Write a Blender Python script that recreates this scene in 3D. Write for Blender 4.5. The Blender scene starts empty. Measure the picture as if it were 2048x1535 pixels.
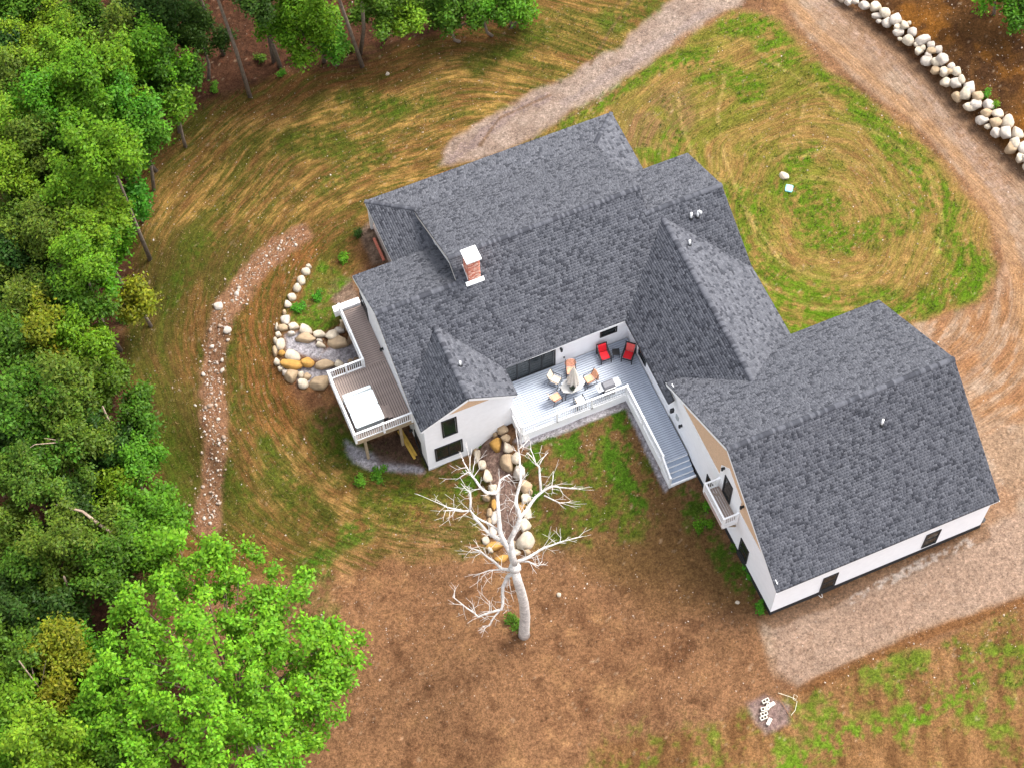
import bpy, math, random
import numpy as np
from mathutils import Matrix, Vector
random.seed(7); RNG = np.random.default_rng(7)
SC = bpy.context.scene
COL = SC.collection

# ------------------------------------------------------------------ camera, sky, sun, exposure
F_PX, IMG_W, IMG_H = 3664.5, 2048, 1535
YAW, TILT, ROLL = np.radians([20.906, 27.999, -2.313])
CAM = np.array([-25.079, -34.701, 94.467])
R0 = np.array([[1, 0, 0], [0, np.cos(TILT), np.sin(TILT)], [0, -np.sin(TILT), np.cos(TILT)]]).T
RR = np.array([[np.cos(ROLL), -np.sin(ROLL), 0], [np.sin(ROLL), np.cos(ROLL), 0], [0, 0, 1]])
RZ = np.array([[np.cos(YAW), -np.sin(YAW), 0], [np.sin(YAW), np.cos(YAW), 0], [0, 0, 1]]).T
ROT = RZ @ R0 @ RR
cam = bpy.data.cameras.new('camera'); cam.sensor_width = 36; cam.lens = F_PX / IMG_W * 36
cam.clip_start = 1; cam.clip_end = 3000
cob = bpy.data.objects.new('camera', cam); COL.objects.link(cob)
M = Matrix([list(ROT[i]) + [CAM[i]] for i in range(3)] + [[0, 0, 0, 1]])
cob.matrix_world = M; SC.camera = cob

SUN_EL, SUN_AZ = math.radians(60), math.radians(82)      # azimuth measured from +Y towards +X
w = bpy.data.worlds.new('World'); SC.world = w; w.use_nodes = True
nt = w.node_tree; bg = nt.nodes['Background']
sky = nt.nodes.new('ShaderNodeTexSky'); sky.sky_type = 'NISHITA'; sky.sun_disc = False
sky.sun_elevation = SUN_EL; sky.sun_rotation = SUN_AZ; sky.dust_density = 3.0; sky.ozone_density = 0.4; sky.air_density = 0.8
hsv = nt.nodes.new('ShaderNodeHueSaturation'); hsv.inputs['Saturation'].default_value = .30     # thin overcast: a pale sky
nt.links.new(sky.outputs[0], hsv.inputs['Color']); nt.links.new(hsv.outputs[0], bg.inputs[0]); bg.inputs[1].default_value = 0.15
sun = bpy.data.lights.new('sun', 'SUN'); sun.energy = 1.15; sun.angle = math.radians(24); sun.color = (1, 0.95, 0.87)
so = bpy.data.objects.new('sun', sun); COL.objects.link(so)
sd = Vector((math.sin(SUN_AZ) * math.cos(SUN_EL), math.cos(SUN_AZ) * math.cos(SUN_EL), math.sin(SUN_EL)))
so.rotation_euler = sd.to_track_quat('Z', 'Y').to_euler()
SC.view_settings.view_transform = 'Standard'; SC.view_settings.look = 'None'; SC.view_settings.gamma = 1
SC.view_settings.exposure = 1.86; SC.view_settings.use_curve_mapping = False

# ------------------------------------------------------------------ helpers: measuring
def ray(px, py): return ROT @ np.array([(px - IMG_W / 2) / F_PX, -(py - IMG_H / 2) / F_PX, -1.0])
def onz(px, py, z):
    r = ray(px, py); return CAM + r * ((z - CAM[2]) / r[2])
def ss(a, b, x):
    t = np.clip((x - a) / (b - a), 0, 1); return t * t * (3 - 2 * t)

# ground heights, from spot levels
SPOT = [(0.2, -6.5, 0), (7, -6.7, 0), (13.2, -6.5, 0), (13.2, 6.7, 0), (8, 8, 0), (7.8, 14, 0), (7.8, 20, 0), (5, 25, .1), (-2, 26.3, .1), (-11, 26, 0),
 (-11.5, 22, 0), (-14.2, 20.6, -.1), (-16.5, 20.5, -.3), (0, 1, 0), (0, 4, 0), (-1.5, 7.5, 0), (-4, 8.2, 0), (-7, 8.2, 0), (-2, -2, -.1), (-4, 3, -.2), (-6.5, 4, -.4),
 (-7.6, 7, -.1), (-7.0, 2, -.7), (-8.0, 0, -1.0), (-8.3, 9.3, -.1), (-9.6, 9.2, -1.0), (-9.9, 7, -1.2), (-9.6, 4.5, -1.4), (-9.5, 2.5, -1.5), (-10.9, 9.8, -2.2), (-11.5, 7, -2.2), (-11.2, 4, -2.2),
 (-13.5, 9.8, -2.2), (-14.2, 11, -2.2), (-15, 13, -2.2), (-17, 12, -2.2), (-18, 14, -2.3), (-17.4, 15.2, -2.1), (-14, 14.5, -1.9),
 (-16.0, 16.2, -1.5), (-17.5, 16.0, -1.5), (-16.0, 17.4, -.9), (-18, 17.6, -.9), (-19, 17.6, -.95), (-16.5, 18.9, -.3), (-18.2, 19.2, -.3), (-17.5, 21.5, -.3), (-16.5, 23.5, -.35),
 (-20.6, 18.2, -1.3), (-20.9, 16.5, -1.9), (-20.0, 15.0, -2.2), (-20.3, 20.5, -.9), (-19.4, 23.0, -.7), (-18.5, 25, -.7),
 (-12.5, -2, -1.3), (-18, 3, -2.5), (-22, 10, -2.7), (-27, 15, -3.3), (-24, 22, -1.9), (-28, 28, -2.2), (-21, 33, -1), (-13, 36, -.4), (-3, 38, .1), (8, 36, .4), (18, 33, .6), (24, 26, .6),
 (20, 10, .3), (26, 10, .3), (22, -2, 0), (12, -12, -.1), (3, -10, -.2), (-3, -12, -.6), (6, -17, -.4), (-12, -8, -1.5), (-22, -6, -3), (-28, 2, -3.6), (-38, 10, -4.5), (-38, 30, -3.5), (-28, 45, -1.8), (-8, 50, 0), (14, 48, 1), (40, 30, 2), (45, 0, 1), (20, -30, -1), (-20, -30, -4), (-45, -10, -5)]
SP = np.array(SPOT, float)
def base_h(x, y):
    x = np.asarray(x, float); y = np.asarray(y, float); sh = x.shape
    x = x.ravel(); y = y.ravel(); num = np.zeros_like(x); den = np.zeros_like(x)
    for a, b, c in SP:
        wgt = 1 / ((x - a) ** 2 + (y - b) ** 2 + 0.35) ** 1.7
        num += wgt * c; den += wgt
    return (num / den).reshape(sh)
# the bank behind the driveway's boulder wall
WALL_PX = [(1560, -110), (1640, -40), (1700, 8), (1765, 62), (1830, 120), (1880, 170), (1925, 220), (1965, 262), (2010, 305), (2060, 352), (2130, 420)]
WALL_XY = np.array([onz(a, b, .7)[:2] for a, b in WALL_PX])
def seg_dist(x, y, P, closed=False):
    d = np.full(np.shape(x), 1e9); n = len(P)
    for i in range(n if closed else n - 1):
        a = P[i]; b = P[(i + 1) % n]; ab = b - a
        t = np.clip(((x - a[0]) * ab[0] + (y - a[1]) * ab[1]) / (ab @ ab), 0, 1)
        d = np.minimum(d, np.hypot(x - a[0] - t * ab[0], y - a[1] - t * ab[1]))
    return d
def inside(x, y, P):
    c = np.zeros(np.shape(x), bool); n = len(P)
    for i in range(n):
        a = P[i]; b = P[(i + 1) % n]
        cond = (a[1] > y) != (b[1] > y)
        xi = a[0] + (y - a[1]) / ((b[1] - a[1]) if b[1] != a[1] else 1e-9) * (b[0] - a[0])
        c ^= cond & (x < xi)
    return c
WALL_BACK = np.vstack([WALL_XY, [[80, 10], [80, 90], [10, 90]]])
def hg(x, y):
    x = np.asarray(x, float); y = np.asarray(y, float)
    z = base_h(x, y)
    d = np.where(inside(x, y, WALL_BACK), seg_dist(x, y, WALL_XY), 0)
    return z + ss(.25, .9, d) * .95 + np.clip(d - .9, 0, 25) * .16
def at(px, py, up=0.0):
    z = 0.0
    for _ in range(14):
        p = onz(px, py, z + up); z = .4 * z + .6 * float(hg(p[0], p[1]))
    p = onz(px, py, z + up); return np.array([p[0], p[1], z])

# ------------------------------------------------------------------ helpers: noise in metres
def _h(i, j, s):
    n = (i * 374761393 + j * 668265263 + s * 982451653) & 0xffffffff
    n = ((n ^ (n >> 13)) * 1274126177) & 0xffffffff
    return ((n ^ (n >> 16)) & 0xffff) / 65535.0
def vn(x, y, s=0):
    xi = np.floor(x).astype(np.int64); yi = np.floor(y).astype(np.int64)
    fx = x - xi; fy = y - yi; fx = fx * fx * (3 - 2 * fx); fy = fy * fy * (3 - 2 * fy)
    a = _h(xi, yi, s); b = _h(xi + 1, yi, s); c = _h(xi, yi + 1, s); d = _h(xi + 1, yi + 1, s)
    return (a * (1 - fx) + b * fx) * (1 - fy) + (c * (1 - fx) + d * fx) * fy
def fbm(x, y, s=0, o=4):
    r = np.zeros(np.shape(x)); a = .5; t = 0
    for k in range(o):
        r += a * vn(x * 2 ** k + 17.3 * k, y * 2 ** k - 9.1 * k, s + k); t += a; a *= .55
    return r / t

# ------------------------------------------------------------------ helpers: materials
def srgb(r, g, b): return tuple((c / 255 / 12.92 if c / 255 <= .04045 else ((c / 255 + .055) / 1.055) ** 2.4) for c in (r, g, b))
MAT = {}
def mat(name, col, rough=.7, var=.12, scale=8, bump=0, bscale=60, metal=0, attr=False, spec=.3, fine=0, fscale=90):
    if name in MAT: return MAT[name]
    m = bpy.data.materials.new(name); m.use_nodes = True; n = m.node_tree.nodes; l = m.node_tree.links
    p = n['Principled BSDF']; p.inputs['Roughness'].default_value = rough; p.inputs['Metallic'].default_value = metal
    p.inputs['Specular IOR Level'].default_value = spec
    tc = n.new('ShaderNodeTexCoord'); no = n.new('ShaderNodeTexNoise'); no.inputs['Scale'].default_value = scale; no.inputs['Detail'].default_value = 5
    l.new(tc.outputs['Object'], no.inputs['Vector'])
    mr = n.new('ShaderNodeMapRange'); mr.inputs[1].default_value = .3; mr.inputs[2].default_value = .7; mr.inputs[3].default_value = 1 - var; mr.inputs[4].default_value = 1 + var
    l.new(no.outputs[0], mr.inputs[0])
    mx = n.new('ShaderNodeVectorMath'); mx.operation = 'SCALE'
    if attr:
        at_ = n.new('ShaderNodeAttribute'); at_.attribute_name = 'Col'; l.new(at_.outputs['Color'], mx.inputs[0])
    else: mx.inputs[0].default_value = col
    l.new(mr.outputs[0], mx.inputs['Scale']); out = mx.outputs[0]
    if fine:
        n2 = n.new('ShaderNodeTexNoise'); n2.inputs['Scale'].default_value = fscale; n2.inputs['Detail'].default_value = 3; l.new(tc.outputs['Object'], n2.inputs['Vector'])
        m2 = n.new('ShaderNodeMapRange'); m2.inputs[1].default_value = .3; m2.inputs[2].default_value = .7; m2.inputs[3].default_value = 1 - fine; m2.inputs[4].default_value = 1 + fine
        l.new(n2.outputs[0], m2.inputs[0]); v2 = n.new('ShaderNodeVectorMath'); v2.operation = 'SCALE'; l.new(out, v2.inputs[0]); l.new(m2.outputs[0], v2.inputs['Scale']); out = v2.outputs[0]
    l.new(out, p.inputs['Base Color'])
    if bump:
        nb = n.new('ShaderNodeTexNoise'); nb.inputs['Scale'].default_value = bscale; nb.inputs['Detail'].default_value = 4; l.new(tc.outputs['Object'], nb.inputs['Vector'])
        bp = n.new('ShaderNodeBump'); bp.inputs['Strength'].default_value = bump; bp.inputs['Distance'].default_value = .05
        l.new(nb.outputs[0], bp.inputs['Height']); l.new(bp.outputs[0], p.inputs['Normal'])
    MAT[name] = m; return m
def leaf_mat(name, col, sat=.25):
    m = bpy.data.materials.new(name); m.use_nodes = True; n = m.node_tree.nodes; l = m.node_tree.links
    n.remove(n['Principled BSDF']); o = n['Material Output']
    at_ = n.new('ShaderNodeAttribute'); at_.attribute_name = 'Col'
    ob = n.new('ShaderNodeObjectInfo'); hs = n.new('ShaderNodeHueSaturation')
    a1 = n.new('ShaderNodeMapRange'); a1.inputs[3].default_value = .485; a1.inputs[4].default_value = .515; l.new(ob.outputs['Random'], a1.inputs[0]); l.new(a1.outputs[0], hs.inputs['Hue'])
    mu = n.new('ShaderNodeVectorMath'); mu.operation = 'MULTIPLY'; l.new(at_.outputs['Color'], mu.inputs[0]); mu.inputs[1].default_value = col
    l.new(mu.outputs[0], hs.inputs['Color'])
    d = n.new('ShaderNodeBsdfDiffuse'); t = n.new('ShaderNodeBsdfTranslucent'); g = n.new('ShaderNodeBsdfGlossy'); g.inputs['Roughness'].default_value = .45
    l.new(hs.outputs[0], d.inputs[0]); l.new(hs.outputs[0], t.inputs[0])
    m1 = n.new('ShaderNodeMixShader'); m1.inputs[0].default_value = .28; l.new(d.outputs[0], m1.inputs[1]); l.new(t.outputs[0], m1.inputs[2])
    m2 = n.new('ShaderNodeMixShader'); m2.inputs[0].default_value = .008; l.new(m1.outputs[0], m2.inputs[1]); l.new(g.outputs[0], m2.inputs[2])
    l.new(m2.outputs[0], o.inputs[0]); MAT[name] = m; return m
def glass_mat():
    m = bpy.data.materials.new('dark_window_glass'); m.use_nodes = True; p = m.node_tree.nodes['Principled BSDF']
    p.inputs['Base Color'].default_value = (.012, .016, .016, 1); p.inputs['Roughness'].default_value = .06; p.inputs['Specular IOR Level'].default_value = .5
    MAT['glass'] = m; return m
GLASS = glass_mat()
WHITE = mat('white_siding', (.86, .86, .87), .6, .03, 3)
TRIM = mat('white_trim', (.86, .86, .86), .45, .03, 5)
FASC = mat('rake_trim', (.62, .57, .52), .5, .05, 5)
TAN = mat('tan_gable_shingle', (.62, .42, .27), .8, .12, 14, fine=.1, fscale=40)
BLACK = mat('black_frame', (.015, .016, .018), .5, .1, 5)
FOUND = mat('dark_foundation', (.022, .021, .022), .8, .3, 5)
ROOFM = mat('asphalt_shingle', (0, 0, 0), .92, .10, 4, attr=True, spec=.15, fine=.22, fscale=70)
BRICK = mat('red_brick', (0, 0, 0), .9, .15, 20, attr=True, spec=.1)
MORTAR = mat('mortar', (.5, .45, .4), .95, .1, 20)
GREYD = mat('grey_deck_board', (.37, .41, .48), .6, .10, 2, spec=.25)
TREAD = mat('grey_stair_tread', (.27, .32, .40), .55, .12, 2, spec=.25)
BROWND = mat('brown_deck_board', (.30, .235, .205), .65, .12, 2, spec=.25)
WOOD = mat('pressure_treated_wood', (.34, .26, .17), .8, .18, 6)
YELLOW = mat('yellow_lumber', (.55, .34, .06), .7, .2, 4)
STONE = mat('boulder_stone', (0, 0, 0), .9, .16, 2.5, bump=.5, bscale=9, attr=True, spec=.1, fine=.12, fscale=25)
BARK = mat('grey_bark', (.15, .115, .085), .95, .35, 5, bump=.6, bscale=14)
DEADW = mat('bleached_bark', (.50, .465, .43), .9, .25, 4, bump=.5, bscale=10, fine=.2, fscale=12)
PLASTIC = mat('white_plastic', (.8, .8, .78), .4, .03, 5)

# ------------------------------------------------------------------ helpers: objects
def tag(o, label=None, cat=None, group=None, kind=None):
    if label: o['label'] = label
    if cat: o['category'] = cat
    if group: o['group'] = group
    if kind: o['kind'] = kind
    return o
def empty(name, loc=(0, 0, 0), rz=0, label=None, cat=None, group=None):
    o = bpy.data.objects.new(name, None); COL.objects.link(o); o.location = [float(v) for v in loc]; o.rotation_euler = (0, 0, rz); o.empty_display_size = .2
    return tag(o, label, cat, group)
def link(name, me, parent=None):
    o = bpy.data.objects.new(name, me); COL.objects.link(o)
    if parent: o.parent = parent
    return o
def npmesh(name, V, Fs, m=None, colr=None, smooth=False):
    """V (n,3); Fs a list of (k,3|4) index arrays; colr per-vertex (n,3)."""
    me = bpy.data.meshes.new(name); V = np.asarray(V, np.float32)
    Fs = [np.asarray(f, np.int32) for f in Fs if len(f)]
    li = np.concatenate([f.ravel() for f in Fs]); cnt = np.concatenate([np.full(len(f), f.shape[1], np.int32) for f in Fs])
    me.vertices.add(len(V)); me.vertices.foreach_set('co', V.ravel())
    me.loops.add(len(li)); me.loops.foreach_set('vertex_index', li)
    me.polygons.add(len(cnt)); st = np.concatenate([[0], np.cumsum(cnt)[:-1]]).astype(np.int32)
    me.polygons.foreach_set('loop_start', st); me.polygons.foreach_set('loop_total', cnt)
    if smooth: me.polygons.foreach_set('use_smooth', np.ones(len(cnt), bool))
    if colr is not None:
        a = me.color_attributes.new('Col', 'FLOAT_COLOR', 'POINT')
        c = np.ones((len(V), 4), np.float32); c[:, :3] = colr; a.data.foreach_set('color', c.ravel())
    me.update(calc_edges=True); me.validate()
    if m: me.materials.append(m)
    return me
class MB:
    def __init__(s): s.v = []; s.f = []
    def add(s, V, F):
        b = len(s.v); s.v += [tuple(map(float, p)) for p in V]; s.f += [tuple(i + b for i in f) for f in F]; return s
    def box(s, x0, x1, y0, y1, z0, z1):
        return s.add([(x0, y0, z0), (x1, y0, z0), (x1, y1, z0), (x0, y1, z0), (x0, y0, z1), (x1, y0, z1), (x1, y1, z1), (x0, y1, z1)],
                     [(3, 2, 1, 0), (4, 5, 6, 7), (0, 1, 5, 4), (1, 2, 6, 5), (2, 3, 7, 6), (3, 0, 4, 7)])
    def bar(s, a, b, wd, ht, up=(0, 0, 1)):
        a = Vector(a); b = Vector(b); d = (b - a).normalized(); u = Vector(up)
        if abs(d.dot(u)) > .98: u = Vector((0, 1, 0))
        r = d.cross(u).normalized() * wd / 2; t = r.cross(d).normalized() * ht / 2
        P = [a - r - t, a + r - t, a + r + t, a - r + t, b - r - t, b + r - t, b + r + t, b - r + t]
        return s.add(P, [(3, 2, 1, 0), (4, 5, 6, 7), (0, 1, 5, 4), (1, 2, 6, 5), (2, 3, 7, 6), (3, 0, 4, 7)])
    def prism(s, pts, off):
        n = len(pts); o = Vector(off); P = [Vector(p) for p in pts]
        return s.add(P + [p + o for p in P], [tuple(range(n))[::-1], tuple(range(n, 2 * n))] + [(i, (i + 1) % n, n + (i + 1) % n, n + i) for i in range(n)])
    def tube(s, pts, rad, n=8, cap=True):
        P = [Vector(p) for p in pts]; b = len(s.v); k = len(P); prev = None
        for i, p in enumerate(P):
            d = (P[min(i + 1, k - 1)] - P[max(i - 1, 0)]).normalized()
            ref = prev if prev is not None else (Vector((1, 0, 0)) if abs(d.x) < .9 else Vector((0, 1, 0)))
            u = (ref - d * ref.dot(d)).normalized(); prev = u; v = d.cross(u)
            r = rad[i] if hasattr(rad, '__len__') else rad
            for j in range(n):
                a = 2 * math.pi * j / n; q = p + (u * math.cos(a) + v * math.sin(a)) * r; s.v.append((q.x, q.y, q.z))
        for i in range(k - 1):
            for j in range(n): s.f.append((b + i * n + j, b + i * n + (j + 1) % n, b + (i + 1) * n + (j + 1) % n, b + (i + 1) * n + j))
        if cap: s.f.append(tuple(b + j for j in range(n))[::-1]); s.f.append(tuple(b + (k - 1) * n + j for j in range(n)))
        return s
    def lathe(s, prof, n=16, c=(0, 0, 0)):
        b = len(s.v); k = len(prof)
        for r, z in prof:
            for j in range(n): a = 2 * math.pi * j / n; s.v.append((c[0] + r * math.cos(a), c[1] + r * math.sin(a), c[2] + z))
        for i in range(k - 1):
            for j in range(n): s.f.append((b + i * n + j, b + i * n + (j + 1) % n, b + (i + 1) * n + (j + 1) % n, b + (i + 1) * n + j))
        s.f.append(tuple(b + j for j in range(n))[::-1]); s.f.append(tuple(b + (k - 1) * n + j for j in range(n))); return s
    def mesh(s, name, m, smooth=False):
        me = bpy.data.meshes.new(name); me.from_pydata(s.v, [], s.f); me.materials.append(m)
        if smooth: me.polygons.foreach_set('use_smooth', np.ones(len(me.polygons), bool))
        me.update(); return me
    def obj(s, name, m, parent=None, smooth=False, bevel=0):
        o = link(name, s.mesh(name, m, smooth), parent)
        if bevel:
            bv = o.modifiers.new('bevel', 'BEVEL'); bv.width = bevel; bv.segments = 2; bv.limit_method = 'ANGLE'
        return o
def recolor(me, c, jit=.0):
    a = me.color_attributes.new('Col', 'FLOAT_COLOR', 'POINT'); n = len(me.vertices)
    k = np.ones((n, 4), np.float32); k[:, :3] = np.array(c) * (1 + jit * (RNG.random((n, 1)) - .5)); a.data.foreach_set('color', k.ravel())
def copy_tree(o, parent=None):
    c = o.copy(); COL.objects.link(c); c.parent = parent
    for ch in o.children: copy_tree(ch, c)
    return c

# ================================================================== TERRAIN
cxy = np.array([-3.0, 15.5])
ca, sa = math.cos(-YAW), math.sin(-YAW)
UA = np.array([math.cos(YAW), -math.sin(YAW)]); VA = np.array([math.sin(YAW), math.cos(YAW)])   # picture-right, picture-up on the ground
dens = .125
g1 = np.arange(-38, 38.01, dens); far = np.array([42, 48, 58, 75, 100, 150, 250, 450, 800.])
GU = np.concatenate([-far[::-1], g1, far])
g2 = np.arange(-30, 33.01, dens); far2 = np.array([36, 42, 52, 70, 100, 150, 250, 450, 800.])
GV = np.concatenate([-far2[::-1], g2, far2])
uu, vv = np.meshgrid(GU, GV)
X = cxy[0] + uu * UA[0] + vv * VA[0]; Y = cxy[1] + uu * UA[1] + vv * VA[1]
def polyxy(px): return np.array([at(a, b)[:2] for a, b in px])
def mask(px, feather=.5, wob=.6, ws=.8, seed=3):
    P = polyxy(px); d = seg_dist(X, Y, P, True); d = np.where(inside(X, Y, P), d, -d)
    return ss(-feather, feather, d + (fbm(X * ws, Y * ws, seed, 3) - .5) * 2 * wob)
def line(px, width, wob=.15, seed=5):
    P = polyxy(px); d = seg_dist(X, Y, P) + (fbm(X * 1.2, Y * 1.2, seed, 3) - .5) * 2 * wob
    return 1 - ss(width * .5, width, d)
LIN = lambda r, g, b: np.array(srgb(r, g, b)) * .54
def mix(A, B, m): return A + (B - A) * m[..., None]
N1 = fbm(X * .35, Y * .35, 11, 4); N2 = fbm(X * 1.1, Y * 1.1, 21, 4); N3 = fbm(X * 4, Y * 4, 31, 3); NW = vn(X * 8.1, Y * 7.7, 41)
# --- base: brown bare soil
G = np.ones(X.shape + (3,)) * LIN(156, 116, 84)
G = mix(G, LIN(118, 80, 56), ss(.45, .75, N1) * .8); G = mix(G, LIN(176, 132, 88), ss(.52, .8, N2) * .55)
GREEN = np.zeros(X.shape)     # where grass grows
STRAW = np.zeros(X.shape)
def paint(c, m): 
    global G
    G = mix(G, c, np.clip(m, 0, 1))
def grass(m):
    global GREEN
    GREEN = np.maximum(GREEN, np.clip(m, 0, 1))
# --- left lawn sweeping round the house
def polar(cpx, cut=(1700, 900)):
    c = at(*cpx)[:2]; e = at(*cut)[:2] - c; al = math.atan2(e[1], e[0]) + math.pi; r = np.hypot(X - c[0], Y - c[1]); a = (np.arctan2(Y - c[1], X - c[0]) - al + math.pi) % (2 * math.pi) - math.pi; return r, a
r1, a1 = polar((900, 640)); r1 = r1 + (fbm(X * .12, Y * .12, 51, 2) - .5) * 2.6
S1 = fbm(r1 * 2.2, a1 * 5.0, 61, 4); S1b = fbm(r1 * 5.5, a1 * 9, 63, 3); S1c = fbm(r1 * .7, a1 * 2.6, 65, 3)
left = mask([(240, 1150), (240, 300), (420, 190), (600, 130), (900, 60), (1080, -60), (1420, -60), (1300, 130), (1000, 330), (760, 430), (700, 560), (560, 640), (560, 760), (700, 900), (850, 960), (940, 960), (990, 1100), (600, 1160)], .8, .8)
paint(LIN(134, 98, 54), left * .9)
paint(LIN(166, 126, 70), left * ss(.5, .8, S1 * .7 + N2 * .3) * .6); paint(LIN(130, 92, 56), left * ss(.5, .72, 1 - S1b) * .55)
topL = mask([(280, 480), (380, 230), (700, 160), (1050, 40), (1330, -60), (1400, 40), (1000, 300), (700, 420), (480, 470)], 1.2, .8)
paint(LIN(200, 158, 88), topL * ss(.36, .7, S1 * .6 + N2 * .4) * .8)
lowL = mask([(520, 800), (640, 850), (720, 960), (900, 1040), (880, 1100), (640, 1150), (520, 1040)], 1, .8); paint(LIN(190, 148, 88), lowL * ss(.38, .6, N2) * .7)
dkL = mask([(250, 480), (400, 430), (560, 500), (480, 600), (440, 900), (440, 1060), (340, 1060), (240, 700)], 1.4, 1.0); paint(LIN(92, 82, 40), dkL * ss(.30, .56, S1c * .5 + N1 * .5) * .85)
gl = left * ss(.50, .62, S1c * .55 + S1 * .45) ; 
paint(LIN(98, 102, 38), gl * .85 * ss(.3, .6, S1b)); grass(gl * .7)
for pts, wdt in [([(545, 890), (560, 960), (640, 1040)], 1.0), ([(490, 830), (470, 700)], .7), ([(690, 920), (800, 950), (900, 960)], 1.6), ([(760, 1010), (860, 1040)], 1.6), ([(650, 370), (760, 310)], .8), ([(580, 280), (680, 300)], 1.1), ([(700, 190), (780, 220)], 1.0), ([(950, 130), (1080, 60)], .9), ([(700, 230), (860, 200)], .6), ([(1230, 40), (1300, 10)], 1.2), ([(330, 860), (360, 980)], 1.2), ([(420, 480), (330, 600)], 1.0), ([(430, 900), (470, 1000)], .8), ([(660, 860), (700, 900)], 1.2)]:
    m = line(pts, wdt * 1.3, .5) * ss(.34, .6, S1 * .5 + N3 * .5); paint(LIN(84, 106, 30), m * .85); grass(m)
gy = mask([(780, 990), (900, 985), (880, 1060), (790, 1070)], .8, .5); paint(LIN(150, 152, 56), gy * .6 * ss(.35, .6, N3)); grass(gy * .8)
# brown strip (edge of woods) and ring below terrace
paint(LIN(120, 80, 48), line([(500, 195), (640, 150), (760, 140), (900, 80), (1010, 55)], 1.8, .6) * .7)
paint(LIN(150, 100, 58), line([(610, 500), (520, 590), (500, 720), (560, 830)], 1.6, .3) * .75)
# --- lower yard
yd = mask([(880, 960), (1060, 900), (1250, 800), (1340, 960), (1540, 1230), (1300, 1240), (1050, 1050)], .8, .7)
paint(LIN(120, 92, 52), yd * .7)
gm = mask([(1050, 880), (1245, 805), (1330, 985), (1280, 1080), (1060, 1090)], .7, .7) * ss(.44, .62, N2 * .6 + N3 * .4)
paint(LIN(96, 116, 34), gm * .9); grass(gm)
for pts, wdt in [([(1240, 830), (1230, 900), (1270, 1000)], .7), ([(1120, 870), (1160, 900)], 1.1), ([(1060, 900), (1060, 980)], .7), ([(1380, 990), (1420, 1080), (1520, 1200)], .8), ([(940, 960), (930, 1090)], .9), ([(640, 1110), (720, 1060)], .8), ([(620, 1130), (640, 1300)], 1.2)]:
    m = line(pts, wdt * 1.3, .5) * ss(.38, .58, N3 * .5 + N2 * .5); paint(LIN(80, 118, 30), m * .9); grass(m)
lo = mask([(600, 1180), (900, 1000), (1100, 1120), (1540, 1240), (1560, 1380), (1480, 1560), (560, 1560)], 1.2, .9)
paint(LIN(156, 114, 80), lo * .6); paint(LIN(182, 138, 96), lo * ss(.54, .78, N1 * .5 + N2 * .5) * .7); paint(LIN(100, 68, 46), lo * ss(.58, .8, 1 - N2) * .6)
# --- lower right field
lr = mask([(1560, 1400), (1720, 1330), (2070, 1200), (2070, 1600), (1150, 1600), (1200, 1490), (1420, 1450)], .5, .5)
SR = fbm((X * UA[0] + Y * UA[1]) * 1.6, (X * VA[0] + Y * VA[1]) * .35, 71, 4)
paint(LIN(150, 110, 70), lr * .9); paint(LIN(118, 82, 52), lr * ss(.52, .72, SR) * .7); paint(LIN(178, 134, 92), lr * ss(.55, .75, 1 - SR) * .5)
gm = lr * ss(.50, .66, fbm(X * .5, Y * .5, 81, 3) * .5 + N2 * .3 + N3 * .25 - .02); paint(LIN(112, 140, 40), gm * .85); grass(gm)
gm = mask([(1500, 1545), (1640, 1450), (1850, 1400), (1960, 1320), (1940, 1420), (1700, 1500), (1600, 1560)], .8, .8) * ss(.45, .62, N3 * .6 + N2 * .4); paint(LIN(110, 148, 36), gm * .9); grass(gm)
gm = mask([(1180, 1560), (1240, 1440), (1480, 1450), (1500, 1560)], 1, .8) * ss(.48, .66, N3 * .5 + N2 * .5); paint(LIN(116, 130, 44), gm * .8); grass(gm * .8)
# --- lawn inside the driveway loop
r2, a2 = polar((1650, 430), (1690, 900)); r2 = r2 + (fbm(X * .2, Y * .2, 91, 2) - .5) * 2.5
S2 = fbm(r2 * 1.6, a2 * 3.2, 93, 4); S2b = fbm(r2 * 4.2, a2 * 5, 95, 3); S2c = fbm(r2 * .55 + 3, a2 * 1.4, 97, 3)
ri = mask([(1000, 320), (1200, 190), (1350, 100), (1460, 20), (1560, 40), (1640, 130), (1740, 210), (1820, 260), (1900, 350), (1970, 440), (1990, 530), (1960, 600), (1850, 640), (1700, 640), (1570, 680), (1240, 380), (1160, 300)], .5, .35)
paint(LIN(166, 132, 76), ri); paint(LIN(140, 104, 62), ri * ss(.45, .7, 1 - S2) * .7); paint(LIN(186, 150, 90), ri * ss(.55, .75, S2b) * .5)
gm = ri * ss(.42, .60, S2c * .55 + S2 * .45) * ss(.25, .55, S2b * .7 + N3 * .3); paint(LIN(116, 124, 40), gm * .8); grass(gm * .7)
for pts, wdt in [([(1020, 300), (1180, 190), (1330, 110)], 1.2), ([(1460, 30), (1540, 50), (1560, 110)], 1.4), ([(1350, 250), (1340, 320), (1300, 310)], .9), ([(1590, 380), (1640, 420), (1640, 470)], 1.5), ([(1480, 400), (1510, 520), (1600, 590), (1750, 640)], 1.3), ([(1560, 640), (1700, 620), (1850, 630), (1950, 570)], 1.6), ([(1900, 470), (1960, 540)], 1.3), ([(1650, 130), (1800, 300), (1900, 420)], 1.0), ([(1380, 120), (1500, 180)], 1.0), ([(1700, 480), (1820, 440)], .9), ([(1620, 300), (1580, 330)], .7)]:
    m = line(pts, wdt * 1.3, .6) * ri * ss(.36, .58, S2b * .5 + N3 * .5); paint(LIN(92, 128, 26), m * .95); grass(m)
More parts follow.
